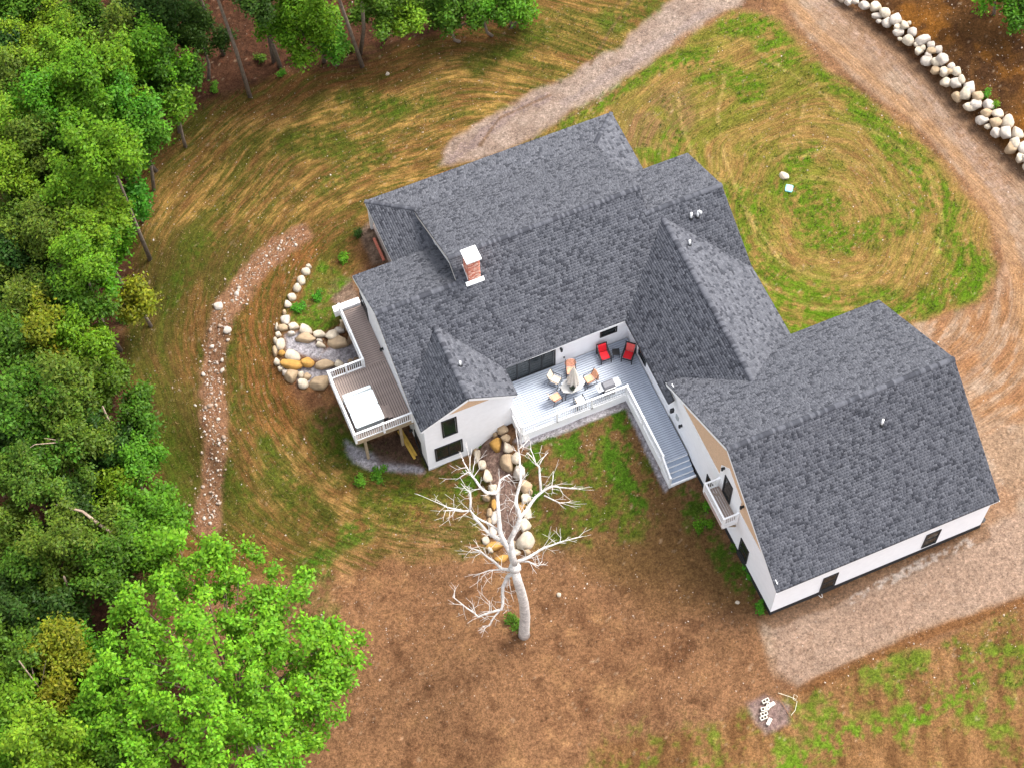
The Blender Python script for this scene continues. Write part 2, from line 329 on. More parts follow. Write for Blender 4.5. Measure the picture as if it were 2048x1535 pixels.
paint(LIN(150, 112, 82), mask([(1240, 330), (1230, 240), (1300, 190), (1380, 150), (1400, 250), (1300, 320)], .8, .6) * .7 * ss(.3, .6, N2))
for k, (c, rr_) in enumerate([((1650, 430), 4.4), ((1650, 430), 4.9), ((1640, 440), 2.9), ((1660, 430), 6.2), ((1660, 430), 6.6), ((1640, 420), 8.0)]):
    q, b = polar(c, (1690, 900)); q = q + (fbm(X * .4, Y * .4, 130 + k, 2) - .5) * 1.2
    paint(LIN(128, 96, 56) if k % 2 else LIN(196, 162, 98), (1 - ss(.06, .25, np.abs(q - rr_))) * ri * ss(.4, .6, vn(b * 2.2, q * .1, 140 + k)) * .5)
for pts in [[(1345, 190), (1352, 240), (1372, 300), (1420, 400)], [(1400, 190), (1392, 260), (1418, 340), (1450, 420)], [(1440, 150), (1425, 230), (1440, 320), (1490, 440), (1560, 530)], [(1600, 210), (1590, 260), (1560, 310), (1500, 330)], [(1500, 100), (1640, 190), (1760, 330)]]:
    for off in (0, 10): paint(LIN(196, 164, 104) if off else LIN(112, 108, 44), line([(a + off, b) for a, b in pts], .14, .12) * ri * .55 * ss(.3, .55, N2))
# --- drives
drv = mask([(1500, -60), (1560, -40), (1580, 30), (1650, 100), (1730, 175), (1820, 235), (1910, 330), (1985, 430), (2008, 520), (1990, 600), (1870, 640), (1830, 650), (1880, 720), (1960, 1000), (1960, 1060), (1540, 1235), (1520, 1240), (1545, 1350), (1600, 1372), (1720, 1312), (1880, 1245), (2070, 1180), (2300, 900), (2300, 700), (2130, 430), (2010, 312), (1960, 268), (1880, 178), (1830, 128), (1700, 16), (1620, -60)], .25, .22)
paint(LIN(170, 140, 114), drv); paint(LIN(184, 160, 138), drv * ss(.45, .7, N2) * .8); paint(LIN(160, 120, 90), drv * ss(.52, .72, N1) * .6)
trk = mask([(1850, 640), (1990, 600), (2070, 480), (2070, 830), (1960, 860), (1900, 720)], .6, .4)
r3, a3 = polar((1760, 560), (1300, 700)); S3 = fbm(r3 * 2.0, a3 * 3, 103, 4); paint(LIN(172, 124, 84), trk * ss(.45, .62, S3) * .85); paint(LIN(150, 108, 80), trk * ss(.6, .7, S3) * .6)
paint(LIN(184, 140, 96), line([(1560, -30), (1640, 70), (1760, 170), (1900, 290), (1990, 420), (2040, 560), (2060, 700)], .55, .2) * .6)
paint(LIN(184, 158, 142), line([(1640, 0), (1720, 70), (1840, 180), (1930, 280), (2020, 400)], .8, .3) * .6 * ss(.35, .6, N3))
paint(LIN(150, 118, 92), line([(1690, 20), (1760, 78), (1830, 140), (1880, 190), (1960, 275), (2060, 365)], .55, .25) * .85)
apron = mask([(1545, 1240), (1960, 1066), (2070, 1010), (2070, 1180), (1880, 1240), (1720, 1306), (1600, 1366), (1555, 1340)], .3, .2)
paint(LIN(180, 152, 132), apron * .8); paint(LIN(160, 130, 108), apron * ss(.5, .7, N3 * .6 + N2 * .4) * .5)
paint(LIN(140, 106, 78), line([(1545, 1242), (1750, 1160), (1965, 1066)], .5, .2) * .7); paint(LIN(220, 205, 192), line([(1700, 1200), (1830, 1130), (1940, 1082)], .3, .25) * .7 * ss(.4, .6, N3))
paint(LIN(134, 92, 56), line([(1605, 1378), (1720, 1324), (1880, 1258), (2070, 1196)], .35, .12) * .8)
spur = mask([(1400, -60), (1520, -60), (1480, 10), (1380, 60), (1240, 160), (1140, 225), (1040, 290), (960, 318), (880, 330), (900, 280), (1010, 220), (1100, 170), (1230, 100), (1340, 10)], .35, .4)
paint(LIN(180, 158, 142), spur); paint(LIN(160, 136, 120), spur * ss(.45, .65, N2) * .7)
paint(LIN(160, 138, 130), line([(1090, 195), (1020, 225), (985, 255), (900, 320)], .55, .2) * .9 * ss(.25, .5, N3)); paint(LIN(164, 146, 138), line([(1420, 20), (1250, 130), (1130, 205)], .4, .3) * .6)
for pts in ([(960, 290), (1000, 235), (1100, 190)], [(1180, 130), (1260, 0)], [(1230, 180), (1130, 240)]): paint(LIN(130, 100, 74), line(pts, .14, .1) * .7)
# --- woodland floor, hillside
wood = mask([(-400, -300), (1120, -300), (1060, -10), (1010, 40), (900, 66), (780, 95), (735, 135), (560, 148), (480, 190), (400, 215), (300, 275), (268, 340), (262, 440), (275, 560), (240, 640), (240, 760), (290, 800), (300, 900), (330, 1000), (330, 1090), (280, 1150), (330, 1300), (400, 1420), (420, 1900), (-600, 1900)], .6, .7)
paint(LIN(88, 60, 44), wood); paint(LIN(122, 78, 56), wood * ss(.5, .7, N3 * .5 + N2 * .5) * .8); paint(LIN(50, 38, 30), wood * ss(.55, .75, N2) * .7)
hill = inside(X, Y, WALL_BACK) & (uu > 0); hd = np.where(hill, seg_dist(X, Y, WALL_XY), 0); hm = ss(.2, .7, hd)
paint(LIN(104, 72, 42), hm); paint(LIN(150, 98, 40), hm * ss(.5, .68, fbm(hd * .5, Y * .2, 111, 3)) * .75); paint(LIN(70, 48, 34), hm * ss(.5, .7, N2) * .7)
# --- gravels
gv = lambda px, f=.18, wb=.14: mask(px, f, wb, 1.5, 9)
GRAV = np.maximum.reduce([gv([(570, 670), (600, 665), (650, 700), (735, 680), (735, 735), (660, 730), (575, 700)]), gv([(590, 735), (665, 735), (670, 760), (600, 770)]),
  gv([(690, 880), (740, 905), (850, 935), (850, 945), (740, 938), (705, 925), (690, 900)]), gv([(1025, 880), (1050, 895), (1262, 812), (1256, 798), (1040, 872)], .1, .08), gv([(1256, 798), (1338, 975), (1330, 985), (1250, 812)], .1, .08)])
GR2 = np.maximum(gv([(665, 560), (700, 555), (715, 590), (705, 612), (670, 610), (655, 590)]), gv([(715, 460), (745, 440), (790, 520), (745, 530)]))
WALKG = gv([(950, 880), (1000, 850), (1030, 960), (1036, 1090), (1000, 1090), (985, 980)])
paint(LIN(206, 200, 204), GRAV); paint(LIN(150, 142, 146), GRAV * ss(.55, .75, NW) * .8)
paint(LIN(158, 132, 112), GR2); paint(LIN(96, 74, 62), GR2 * ss(.5, .7, N3) * .7)
paint(LIN(164, 136, 122), WALKG); paint(LIN(110, 84, 76), WALKG * ss(.5, .72, NW) * .8)
ud = gv([(735, 885), (815, 855), (850, 930), (760, 925)]); paint(LIN(112, 88, 74), ud * .9)
tl = gv([(612, 580), (640, 520), (700, 560), (660, 600), (690, 640), (640, 665), (580, 640)]); paint(LIN(120, 116, 50), tl * .8); m = tl * ss(.42, .6, N3 * .6 + N2 * .4); paint(LIN(98, 136, 36), m * .9); grass(m)
SWPX = [(600, 470), (560, 495), (520, 525), (490, 570), (455, 610), (435, 660), (425, 740), (425, 820), (430, 880), (425, 950), (415, 1050)]
sw = line(SWPX, 1.05, .3) * .9; paint(LIN(176, 130, 100), sw); paint(LIN(120, 84, 64), sw * ss(.5, .7, NW) * .7)
pl = gv([(1495, 1405), (1530, 1390), (1580, 1410), (1580, 1445), (1530, 1468), (1505, 1440)], .2, .15); paint(LIN(160, 134, 128), pl * .9)
bld = np.zeros(X.shape)
GREEN *= (1 - np.maximum.reduce([drv, GRAV, GR2, WALKG, sw, apron, spur, wood, pl]))
# pebbly speckle and small clods
spk = (vn(X * 5.3, Y * 5.1, 201) > .93) & (vn(X * .8, Y * .8, 203) > .35)
paint(LIN(206, 180, 150), spk * .35 * (1 - drv)); G *= (.88 + .24 * NW)[..., None]
Z = hg(X, Y) - .015
near = (np.abs(uu) < 38) & (np.abs(vv) < 34)
bump = (N3 - .5) * .05 + (fbm(X * 1.6, Y * 1.6, 211, 3) - .5) * .10 + (S1 - .5) * .12 * left + (S2 - .5) * .12 * ri + (S3 - .5) * .12 * trk + (SR - .5) * .1 * lr + np.where(wood > .5, (N2 - .5) * .4, 0)
flat = np.maximum.reduce([GRAV, WALKG, drv * .6, spur * .5])
Z = Z + np.where(near, bump * (1 - flat * .7), 0)
ny, nx = X.shape; idx = np.arange(ny * nx).reshape(ny, nx)
Fq = np.stack([idx[:-1, :-1], idx[:-1, 1:], idx[1:, 1:], idx[1:, :-1]], -1).reshape(-1, 4)
def ground_mat():
    m = bpy.data.materials.new('soil_and_grass'); m.use_nodes = True; n = m.node_tree.nodes; l = m.node_tree.links; p = n['Principled BSDF']; p.inputs['Roughness'].default_value = 1; p.inputs['Specular IOR Level'].default_value = .03
    tc = n.new('ShaderNodeTexCoord'); A = n.new('ShaderNodeAttribute'); A.attribute_name = 'Col'; B = n.new('ShaderNodeAttribute'); B.attribute_name = 'Col2'; Fw = n.new('ShaderNodeAttribute'); Fw.attribute_name = 'Flow'
    def noise(vec, scl, det, lo, hi, a, b, rough=.6):
        t = n.new('ShaderNodeTexNoise'); t.inputs['Scale'].default_value = scl; t.inputs['Detail'].default_value = det; t.inputs['Roughness'].default_value = rough; l.new(vec, t.inputs['Vector'])
        r_ = n.new('ShaderNodeMapRange'); r_.inputs[1].default_value = lo; r_.inputs[2].default_value = hi; r_.inputs[3].default_value = a; r_.inputs[4].default_value = b; l.new(t.outputs[0], r_.inputs[0]); return r_.outputs[0]
    def stretch(v):
        t = n.new('ShaderNodeVectorMath'); t.operation = 'MULTIPLY'; l.new(Fw.outputs['Vector'], t.inputs[0]); t.inputs[1].default_value = v; return t.outputs[0]
    def math_(op, a, b):
        t = n.new('ShaderNodeMath'); t.operation = op; l.new(a, t.inputs[0])
        if isinstance(b, float): t.inputs[1].default_value = b
        else: l.new(b, t.inputs[1])
        return t.outputs[0]
    k = noise(stretch((3.6, .42, 0)), 1, 4, .44, .60, 0, 1, .65); k = math_('MULTIPLY', k, B.outputs['Alpha'])
    mx = n.new('ShaderNodeMix'); mx.data_type = 'RGBA'; l.new(k, mx.inputs[0]); l.new(A.outputs['Color'], mx.inputs[6]); l.new(B.outputs['Color'], mx.inputs[7])
    s1 = noise(stretch((9, 1.3, 0)), 1, 3, .3, .7, .66, 1.36, .7); s2 = noise(tc.outputs['Object'], 9, 5, .3, .7, .48, 1.55, .8); s3 = noise(tc.outputs['Object'], 1.4, 4, .3, .7, .86, 1.14)
    f = math_('MULTIPLY', math_('MULTIPLY', s1, s2), s3)
    v = n.new('ShaderNodeVectorMath'); v.operation = 'SCALE'; l.new(mx.outputs[2], v.inputs[0]); l.new(f, v.inputs['Scale']); l.new(v.outputs[0], p.inputs['Base Color'])
    bp = n.new('ShaderNodeBump'); bp.inputs['Strength'].default_value = .9; bp.inputs['Distance'].default_value = .06; l.new(s2, bp.inputs['Height']); l.new(bp.outputs[0], p.inputs['Normal'])
    return m
GROUND = ground_mat()
C2 = G * .72; A2 = np.full(X.shape, .5)
FU = np.stack([X * UA[0] + Y * UA[1], (X * VA[0] + Y * VA[1]) * 1.0, np.zeros_like(X)], -1) * np.array([.5, 3.4, 0]); FLOW = FU.copy()
def flow(m, r_, a_, R, c2, st):
    k = m > .5; FLOW[k] = np.stack([r_, a_ * R, np.zeros_like(r_)], -1)[k]; w_ = ss(.5, .95, m); global C2, A2
    C2 = np.where(k[..., None], c2, C2); A2 = np.where(k, w_ * st, A2 * (1 - ss(.1, .5, m)))
hard = np.maximum.reduce([drv, spur, GRAV, GR2, WALKG, wood, hm, apron])
flow(left * (1 - np.maximum.reduce([drv, spur, GRAV, GR2, WALKG, tl])), r1, a1, 16, LIN(92, 90, 36), .85)
flow(ri * (1 - drv), r2, a2, 6, LIN(116, 118, 44), .55)
flow(trk * drv, r3, a3, 6, LIN(158, 116, 78), .6)
rd = drv * (1 - trk) * (uu > 5) * (Y > 4); flow(rd, seg_dist(X, Y, WALL_XY), (X * UA[0] + Y * UA[1]) * .5 - (X * VA[0] + Y * VA[1]) * .5, 1.0, LIN(164, 130, 104), .5)
A2 = np.where((hard > .5) & (trk * drv < .5) & (rd < .5), .25, A2)
A2 *= (1 - sw)
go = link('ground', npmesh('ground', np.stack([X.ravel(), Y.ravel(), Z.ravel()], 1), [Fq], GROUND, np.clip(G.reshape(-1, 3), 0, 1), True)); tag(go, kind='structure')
_a = go.data.color_attributes.new('Col2', 'FLOAT_COLOR', 'POINT'); _a.data.foreach_set('color', np.concatenate([C2, A2[..., None]], -1).reshape(-1).astype(np.float32))
_a = go.data.attributes.new('Flow', 'FLOAT_VECTOR', 'POINT'); _a.data.foreach_set('vector', FLOW.reshape(-1).astype(np.float32))
def gsample(A, x, y):      # nearest terrain sample of a field
    du = (x - cxy[0]) * UA[0] + (y - cxy[1]) * UA[1]; dv = (x - cxy[0]) * VA[0] + (y - cxy[1]) * VA[1]
    i = np.clip(np.round((du - g1[0]) / dens).astype(int), 0, len(g1) - 1) + len(far); j = np.clip(np.round((dv - g2[0]) / dens).astype(int), 0, len(g2) - 1) + len(far2)
    return A[j, i]
def gz(x, y): return float(gsample(Z, np.array([x]), np.array([y]))[0])

# ================================================================== HOUSE
house = empty('house', (0, 0, 0), 0, 'large white farmhouse with dark grey shingle roofs and attached garage wing', 'house')
ZG, ZM, ZC, ZX = 8.57, 6.73, 5.73, 5.146        # ridges: garage, main, connecting wing, front gable wing
def main_z(y): return ZM - .55 * (ZM * 0 + 17.73 - y)
ZW = main_z(16.42)
def P3(pts, f): return [(x, y, f(x, y)) for x, y in pts]
fM = lambda x, y: ZM - .55 * (17.73 - y)
fB = lambda x, y: ZM - .56 * (y - 17.73)
ZBR = ZM - .56 * (23.71 - 17.73)
fPB = lambda x, y: ZBR - .32 * (y - 23.71)
fPL = lambda x, y: ZBR + .291 * (x + 8.61)
fPR = lambda x, y: ZBR - .33 * (x - 3.24)
fLW = lambda x, y: ZW - .55 * (y - 16.42)
fXW = lambda x, y: ZX - .613 * (-10.685 - x)
fXE = lambda x, y: ZX - .613 * (x + 10.685)
fCW = lambda x, y: ZC - .55 * (3.946 - x)
fCE = lambda x, y: ZC - .55 * (x - 3.946)
fGF = lambda x, y: ZG + .675 * y
fGB = lambda x, y: ZG - .665 * y
PLANES = {
 'main_front': (P3([(-13.6, 11.6), (-10.685, 14.85), (-7.77, 11.6), (-7.75, 11.72), (-.244, 11.72), (3.946, 15.91), (7.92, 11.95), (7.92, 16.42), (3.24, 16.42), (3.24, 17.73), (-8.61, 17.73), (-8.61, 16.42), (-13.6, 16.42)], fM), fM),
 'main_back': (P3([(-8.61, 17.73), (3.24, 17.73), (3.24, 23.71), (-8.61, 23.71)], fB), fB),
 'porch_back': (P3([(-8.61, 23.71), (3.24, 23.71), (5.3, 25.84), (-10.95, 25.84)], fPB), fPB),
 'porch_left': (P3([(-8.61, 23.71), (-10.95, 25.84), (-10.95, 20.3), (-8.35, 20.3), (-8.35, 23.4)], fPL), fPL),
 'porch_right': (P3([(3.24, 23.71), (5.3, 25.84), (5.3, 20.3), (2.98, 20.3), (2.98, 23.4)], fPR), fPR),
 'left_back': (P3([(-13.6, 16.42), (-8.35, 16.42), (-8.35, 20.58), (-13.6, 20.58)], fLW), fLW),
 'right_back': (P3([(2.98, 16.42), (7.92, 16.42), (7.92, 20.6), (2.98, 20.6)], fLW), fLW),
 'cross_west': (P3([(-10.685, 14.85), (-13.6, 11.6), (-13.6, 9.8), (-10.685, 9.8)], fXW), fXW),
 'cross_east': (P3([(-10.685, 14.85), (-7.77, 11.6), (-7.77, 9.8), (-10.685, 9.8)], fXE), fXE),
 'conn_west': (P3([(3.946, 15.91), (-.244, 11.72), (-.244, 5.9), (.1, 5.9), (.1, 6.55), (.837, 6.55), (.837, 6.84), (3.946, 4.27)], fCW), fCW),
 'conn_east': (P3([(3.946, 15.91), (7.92, 11.95), (7.92, 6.5), (7.05, 6.5), (7.05, 6.84), (3.946, 4.27)], fCE), fCE),
 'garage_front': (P3([(0, 0), (13.4, 0), (13.4, -6.74), (0, -6.74)], fGF), fGF),
 'garage_back': (P3([(0, 0), (13.4, 0), (13.4, 6.84), (7.05, 6.84), (3.946, 4.27), (.837, 6.84), (0, 6.84)], fGB), fGB)}
TONES = np.array([(.070, .073, .082), (.100, .103, .114), (.118, .121, .132), (.140, .143, .154), (.162, .165, .176), (.054, .056, .064)]) * [.95, .955, 1.0]
def crossings(P, v):
    xs = []
    n = len(P)
    for i in range(n):
        a = P[i]; b = P[(i + 1) % n]
        if (a[1] > v) != (b[1] > v): xs.append(a[0] + (v - a[1]) / (b[1] - a[1]) * (b[0] - a[0]))
    xs.sort(); return xs
def shingles(poly, f, seed):
    rg = random.Random(seed); p0 = Vector(poly[0])
    e = 1e-3; x, y = poly[0][:2]; nrm = Vector((-(f(x + 1, y) - f(x, y)), -(f(x, y + 1) - f(x, y)), 1)).normalized()
    u = Vector((0, 0, 1)).cross(nrm).normalized(); v = nrm.cross(u).normalized()
    Q = [((Vector(p) - p0).dot(u), (Vector(p) - p0).dot(v)) for p in poly]
    v0 = min(q[1] for q in Q); v1 = max(q[1] for q in Q); ex = .146; rows = max(1, int((v1 - v0) / ex + .5)); ex = (v1 - v0) / rows
    Vs, Fs, Cs = [], [], []
    for r in range(rows):
        lo, hi = v0 + r * ex, v0 + (r + 1) * ex
        A = crossings(Q, lo + 1e-4); B = crossings(Q, hi - 1e-4); Mi = crossings(Q, (lo + hi) / 2)
        if len(A) != len(Mi): A = Mi
        if len(B) != len(Mi): B = Mi
        rowtone = rg.uniform(.95, 1.05)
        for k in range(0, len(Mi) - 1, 2):
            L, Rr = min(A[k], B[k]), max(A[k + 1], B[k + 1]); xx = L - rg.uniform(0, .2)
            while xx < Rr:
                wd = rg.choice((.10, .14, .17, .20, .25)); xa, xb = xx, xx + wd - .006; xx += wd
                c = lambda t, S: min(max(t, S[k]), S[k + 1])
                a0, b0, a1, b1 = c(xa, A), c(xb, A), c(xa, B), c(xb, B)
                if b0 - a0 < .01 and b1 - a1 < .01: continue
                th = rg.choice((.014, .014, .026)); tone = .78 * TONES[rg.choice((0, 1, 1, 2, 2, 2, 2, 3, 3, 5))] * rowtone * rg.uniform(.94, 1.06)
                b = len(Vs)
                for (s_, t_, h_) in ((a0, lo - .012, th), (b0, lo - .012, th), (b1, hi, .001), (a1, hi, .001), (a0, lo - .012, -.004), (b0, lo - .012, -.004)):
                    q = p0 + u * s_ + v * t_ + nrm * h_; Vs.append((q.x, q.y, q.z)); Cs.append(tone)
                Fs += [(b, b + 1, b + 2, b + 3), (b + 4, b + 5, b + 1, b), (b + 4, b, b + 3, b + 3), (b + 1, b + 5, b + 2, b + 2)]
    F4 = np.array([q for q in Fs if q[2] != q[3]]); F3 = np.array([q[:3] for q in Fs if q[2] == q[3]])
    return npmesh('shingles', Vs, [F4, F3], ROOFM, np.array(Cs))
DECKM = mat('roof_deck_edge', (.05, .052, .058), .8, .1, 5)
ROOF = {}
for i, (nm, (poly, f)) in enumerate(PLANES.items()):
    top = [Vector(p) + Vector((0, 0, -.02)) for p in poly]
    o = MB().prism([p + Vector((0, 0, -.14)) for p in top], (0, 0, .14)).obj('roof_slope', DECKM, house); ROOF[nm] = o
    s_ = link('shingles', shingles(poly, f, i), o); tag(s_, kind='stuff')
def caps(a, b, parent, wl=.17, sl=(.55, .55), lift=.05, seed=0, side=None):
    """overlapping folded cap shingles from a to b"""
    a = Vector(a); b = Vector(b); d = (b - a); L = d.length; d.normalize(); rg = random.Random(seed)
    s = d.cross(Vector((0, 0, 1))).normalized(); n = max(2, int(L / .145)); st = L / n; Vs, Fs, Cs = [], [], []
    for i in range(n):
        t0, t1 = i * st, (i + 1) * st + .03; c = TONES[rg.choice((0, 1, 1, 5, 5, 2))] * .82
        hh = lift + .012
        base = len(Vs)
        for t, h in ((t0, hh), (t1, hh - .012)):
            p = a + d * t
            for off, dz in ((-wl, -wl * sl[0]), (0, 0), (wl, -wl * sl[1])):
                q = p + s * off + Vector((0, 0, h + dz)); Vs.append(q[:]); Cs.append(c)
            for off, dz in ((-wl, -wl * sl[0]), (wl, -wl * sl[1])):
                q = p + s * off + Vector((0, 0, h + dz - .04)); Vs.append(q[:]); Cs.append(c * .8)
        B = base
        Fs += [(B + 0, B + 1, B + 6, B + 5), (B + 1, B + 2, B + 7, B + 6), (B + 3, B + 0, B + 5, B + 8), (B + 2, B + 4, B + 9, B + 7)]
    o = link('ridge_cap', npmesh('ridge_cap', Vs, [np.array(Fs)], ROOFM, np.array(Cs)), parent); tag(o, kind='stuff')
caps((0, 0, ZG), (13.4, 0, ZG), ROOF['garage_front'], .17, (.67, .67), seed=1)
caps((-8.61, 17.73, ZM), (3.24, 17.73, ZM), ROOF['main_front'], seed=2)
caps((-13.6, 16.42, ZW), (-8.4, 16.42, ZW), ROOF['left_back'], seed=3)
caps((3.0, 16.42, ZW), (7.92, 16.42, ZW), ROOF['right_back'], seed=4)
caps((3.946, 4.1, ZC), (3.946, 15.95, ZC), ROOF['conn_west'], seed=5)
caps((-10.685, 9.8, ZX), (-10.685, 14.95, ZX), ROOF['cross_west'], .17, (.6, .6), seed=6)
caps((-10.95, 25.84, fPB(0, 25.84)), (-8.55, 23.66, ZBR + .02), ROOF['porch_left'], .13, (.2, .2), .03, seed=7)
caps((5.3, 25.84, fPB(0, 25.84)), (3.2, 23.66, ZBR + .02), ROOF['porch_right'], .13, (.2, .2), .03, seed=8)
# trim boards under roof edges: rakes and eaves
def trim(a, b, parent, m=TRIM, w_=.03, h_=.20, dz=-.14):
    MB().bar(Vector(a) + Vector((0, 0, dz)), Vector(b) + Vector((0, 0, dz)), w_, h_).obj('trim_board', m, parent)
e = .012
trim((0 + e, 0, ZG - .03), (0 + e, -6.74, fGF(0, -6.74) - .03), ROOF['garage_front'], dz=-.15); trim((0 + e, 0, ZG - .03), (0 + e, 6.84, fGB(0, 6.84) - .03), ROOF['garage_back'], dz=-.15)
trim((13.4 - e, 0, ZG - .03), (13.4 - e, -6.74, fGF(0, -6.74) - .03), ROOF['garage_front'], dz=-.15); trim((13.4 - e, 0, ZG - .03), (13.4 - e, 6.84, fGB(0, 6.84) - .03), ROOF['garage_back'], dz=-.15)
trim((.03, -6.72, fGF(0, -6.72)), (13.37, -6.72, fGF(0, -6.72)), ROOF['garage_front'], dz=-.18)
trim((-8.6, 17.7, ZM - .03), (-8.6, 23.6, ZBR), ROOF['main_back'], FASC, dz=-.17); trim((-8.6, 17.7, ZM - .03), (-8.6, 16.5, ZW), ROOF['main_front'], FASC, dz=-.17)
trim((3.23, 17.7, ZM - .03), (3.23, 23.6, ZBR), ROOF['main_back'], dz=-.17)
trim((-13.59, 16.4, ZW - .02), (-13.59, 20.56, fLW(0, 20.56)), ROOF['left_back'], dz=-.17); trim((-13.59, 16.4, ZW - .02), (-13.59, 11.6, fM(0, 11.6)), ROOF['main_front'], FASC, dz=-.17)
trim((-10.94, 20.3, fPL(-10.94, 0)), (-10.94, 25.8, fPL(-10.94, 0)), ROOF['porch_left'], h_=.24, dz=-.2)
trim((-10.93, 25.82, fPB(0, 25.84)), (5.28, 25.82, fPB(0, 25.84)), ROOF['porch_back'], dz=-.2)
trim((-7.77, 11.73, fM(0, 11.72)), (-.23, 11.73, fM(0, 11.72)), ROOF['main_front'], dz=-.17, w_=.05)
trim((-10.685, 9.81, ZX - .02), (-13.58, 9.81, fXW(-13.58, 0)), ROOF['cross_west'], dz=-.18); trim((-10.685, 9.81, ZX - .02), (-7.79, 9.81, fXE(-7.79, 0)), ROOF['cross_east'], dz=-.18)
trim((7.91, 16.4, ZW), (7.91, 11.95, fM(0, 11.95)), ROOF['main_front'], dz=-.17); trim((-.23, 11.7, fCW(-.23, 0)), (-.23, 5.95, fCW(-.23, 0)), ROOF['conn_west'], BLACK, dz=-.12, w_=.05)
# walls --------------------------------------------------------------
def wall(pts, off, m=WHITE, name='wall'): return MB().prism(pts, off).obj(name, m, house)
WX0 = -13.4
wall([(.2, -6.5, .38), (.2, 6.55, .38), (.2, 6.55, fGB(0, 6.55) - .2), (.2, 0, ZG - .2), (.2, -6.5, fGF(0, -6.5) - .2)], (13.0, 0, 0))
MB().box(.17, 13.23, -6.53, 6.58, -.8, .38).obj('foundation', FOUND, house)
wall([(-8.35, 12.0, .0), (-8.35, 23.5, .0), (-8.35, 23.5, ZBR - .1), (-8.35, 17.73, ZM - .18), (-8.35, 12.0, fM(0, 12) - .16)], (11.33, 0, 0))
wall([(-13.4, 12.0, -2.6), (-13.4, 20.3, -2.6), (-13.4, 20.3, fLW(0, 20.3) - .16), (-13.4, 16.42, ZW - .16), (-13.4, 12.0, fM(0, 12) - .16)], (5.04, 0, 0))
wall([(2.99, 12.05, -.3), (2.99, 20.3, -.3), (2.99, 20.3, fLW(0, 20.3) - .16), (2.99, 16.42, ZW - .16), (2.99, 12.05, fM(0, 12.05) - .16)], (4.66, 0, 0))
wall([(-13.4, 10.0, -2.6), (-8.0, 10.0, -2.6), (-8.0, 10.0, fXE(-8.0, 0) - .14), (-10.685, 10.0, ZX - .14), (-13.4, 10.0, fXW(-13.4, 0) - .14)], (0, 2.1, 0))
wall([(.15, 6.4, -.2), (7.65, 6.4, -.2), (7.65, 6.4, fCE(7.65, 0) - .15), (3.946, 6.4, ZC - .15), (.15, 6.4, fCW(.15, 0) - .15)], (0, 5.7, 0))
MB().box(WX0 - .02, -7.98, 9.98, 12.1, -2.9, -2.05).obj('foundation', mat('concrete_grey', (.45, .44, .43), .9, .1, 4), house)
MB().box(WX0 - .025, WX0 + .1, 10.02, 12.2, -2.9, -1.75).obj('foundation', FOUND, house)
# tan shingled gables, 12 mm proud of the siding, in courses
def gable_courses(apex, lo_l, lo_r, off, name='gable_panel'):
    a, l, r = Vector(apex), Vector(lo_l), Vector(lo_r); n = 12; par = MB().prism([l, r, a], off).obj(name, TAN, house)
    m = MB(); o = Vector(off)
    for i in range(n):
        t0, t1 = i / n, (i + 1) / n
        L0, R0_, L1, R1 = l.lerp(a, t0), r.lerp(a, t0), l.lerp(a, min(t1, .985)), r.lerp(a, min(t1, .985))
        m.add([L0 + o * 1.9, R0_ + o * 1.9, R1 + o * 1.1, L1 + o * 1.1, L0 + o, R0_ + o], [(0, 1, 2, 3), (4, 5, 1, 0)])
    m.obj('shingle_course', TAN, par)
gable_courses((.2, 0, ZG - .28), (.2, 6.0, 4.42), (.2, -5.95, 4.42), (-.012, 0, 0))
gable_courses((-10.685, 10.0, ZX - .25), (-12.1, 10.0, 3.72), (-8.95, 10.0, 3.72), (0, -.012, 0))
MB().box(.185 - .03, .185, -6.45, 6.5, 4.3, 4.4).obj('trim_board', TRIM, house)
# white door surround on the garage gable behind the balcony, and its door
MB().prism([(.2, .45, 3.3), (.2, -1.95, 3.3), (.2, -1.95, 5.6), (.2, -.3, 6.6), (.2, .45, 5.6)], (-.05, 0, 0)).obj('door_surround', TRIM, house)
# windows --------------------------------------------------------------
def window(plane, a0, a1, z0, z1, c, sgn, panes=1, mull=True, horiz=False, fr=.08):
    """plane 'x' or 'y' at coordinate c, outward sign sgn"""
    def bx(p, q, r, s, d0, d1):
        lo, hi = sorted((c + sgn * d0, c + sgn * d1))
        return (lo, hi, p, q, r, s) if plane == 'x' else (p, q, lo, hi, r, s)
    m = MB(); m.box(*bx(a0, a1, z1 - fr, z1, -.02, .05)); m.box(*bx(a0, a1, z0, z0 + fr, -.02, .055)); m.box(*bx(a0, a0 + fr, z0 + fr, z1 - fr, -.02, .05)); m.box(*bx(a1 - fr, a1, z0 + fr, z1 - fr, -.02, .05))
    o = m.obj('window', BLACK, house); n = panes; w_ = (a1 - a0 - 2 * fr) / n
    for i in range(n):
        MB().box(*bx(a0 + fr + i * w_ + .02, a0 + fr + (i + 1) * w_ - .02, z0 + fr, z1 - fr, -.02, .012)).obj('pane', GLASS, o)
        if i: MB().box(*bx(a0 + fr + i * w_ - .035, a0 + fr + i * w_ + .035, z0 + fr, z1 - fr, -.02, .04)).obj('mullion', BLACK, o)
    if horiz: MB().box(*bx(a0 + fr, a1 - fr, (z0 + z1) / 2 - .03, (z0 + z1) / 2 + .03, .013, .035)).obj('mullion', BLACK, o)
    return o
window('y', -12.34, -11.42, 1.27, 3.24, 10.0, -1)
window('y', -12.92, -11.2, -1.34, .24, 10.0, -1, 2)
window('y', -7.75, -4.5, .78, 2.82, 12.0, -1, 4)
window('y', -1.69, -.61, 1.97, 2.81, 12.0, -1, 1, horiz=True)
window('x', 9.57, 10.53, 1.2, 2.06, .15, -1, 1, horiz=True)
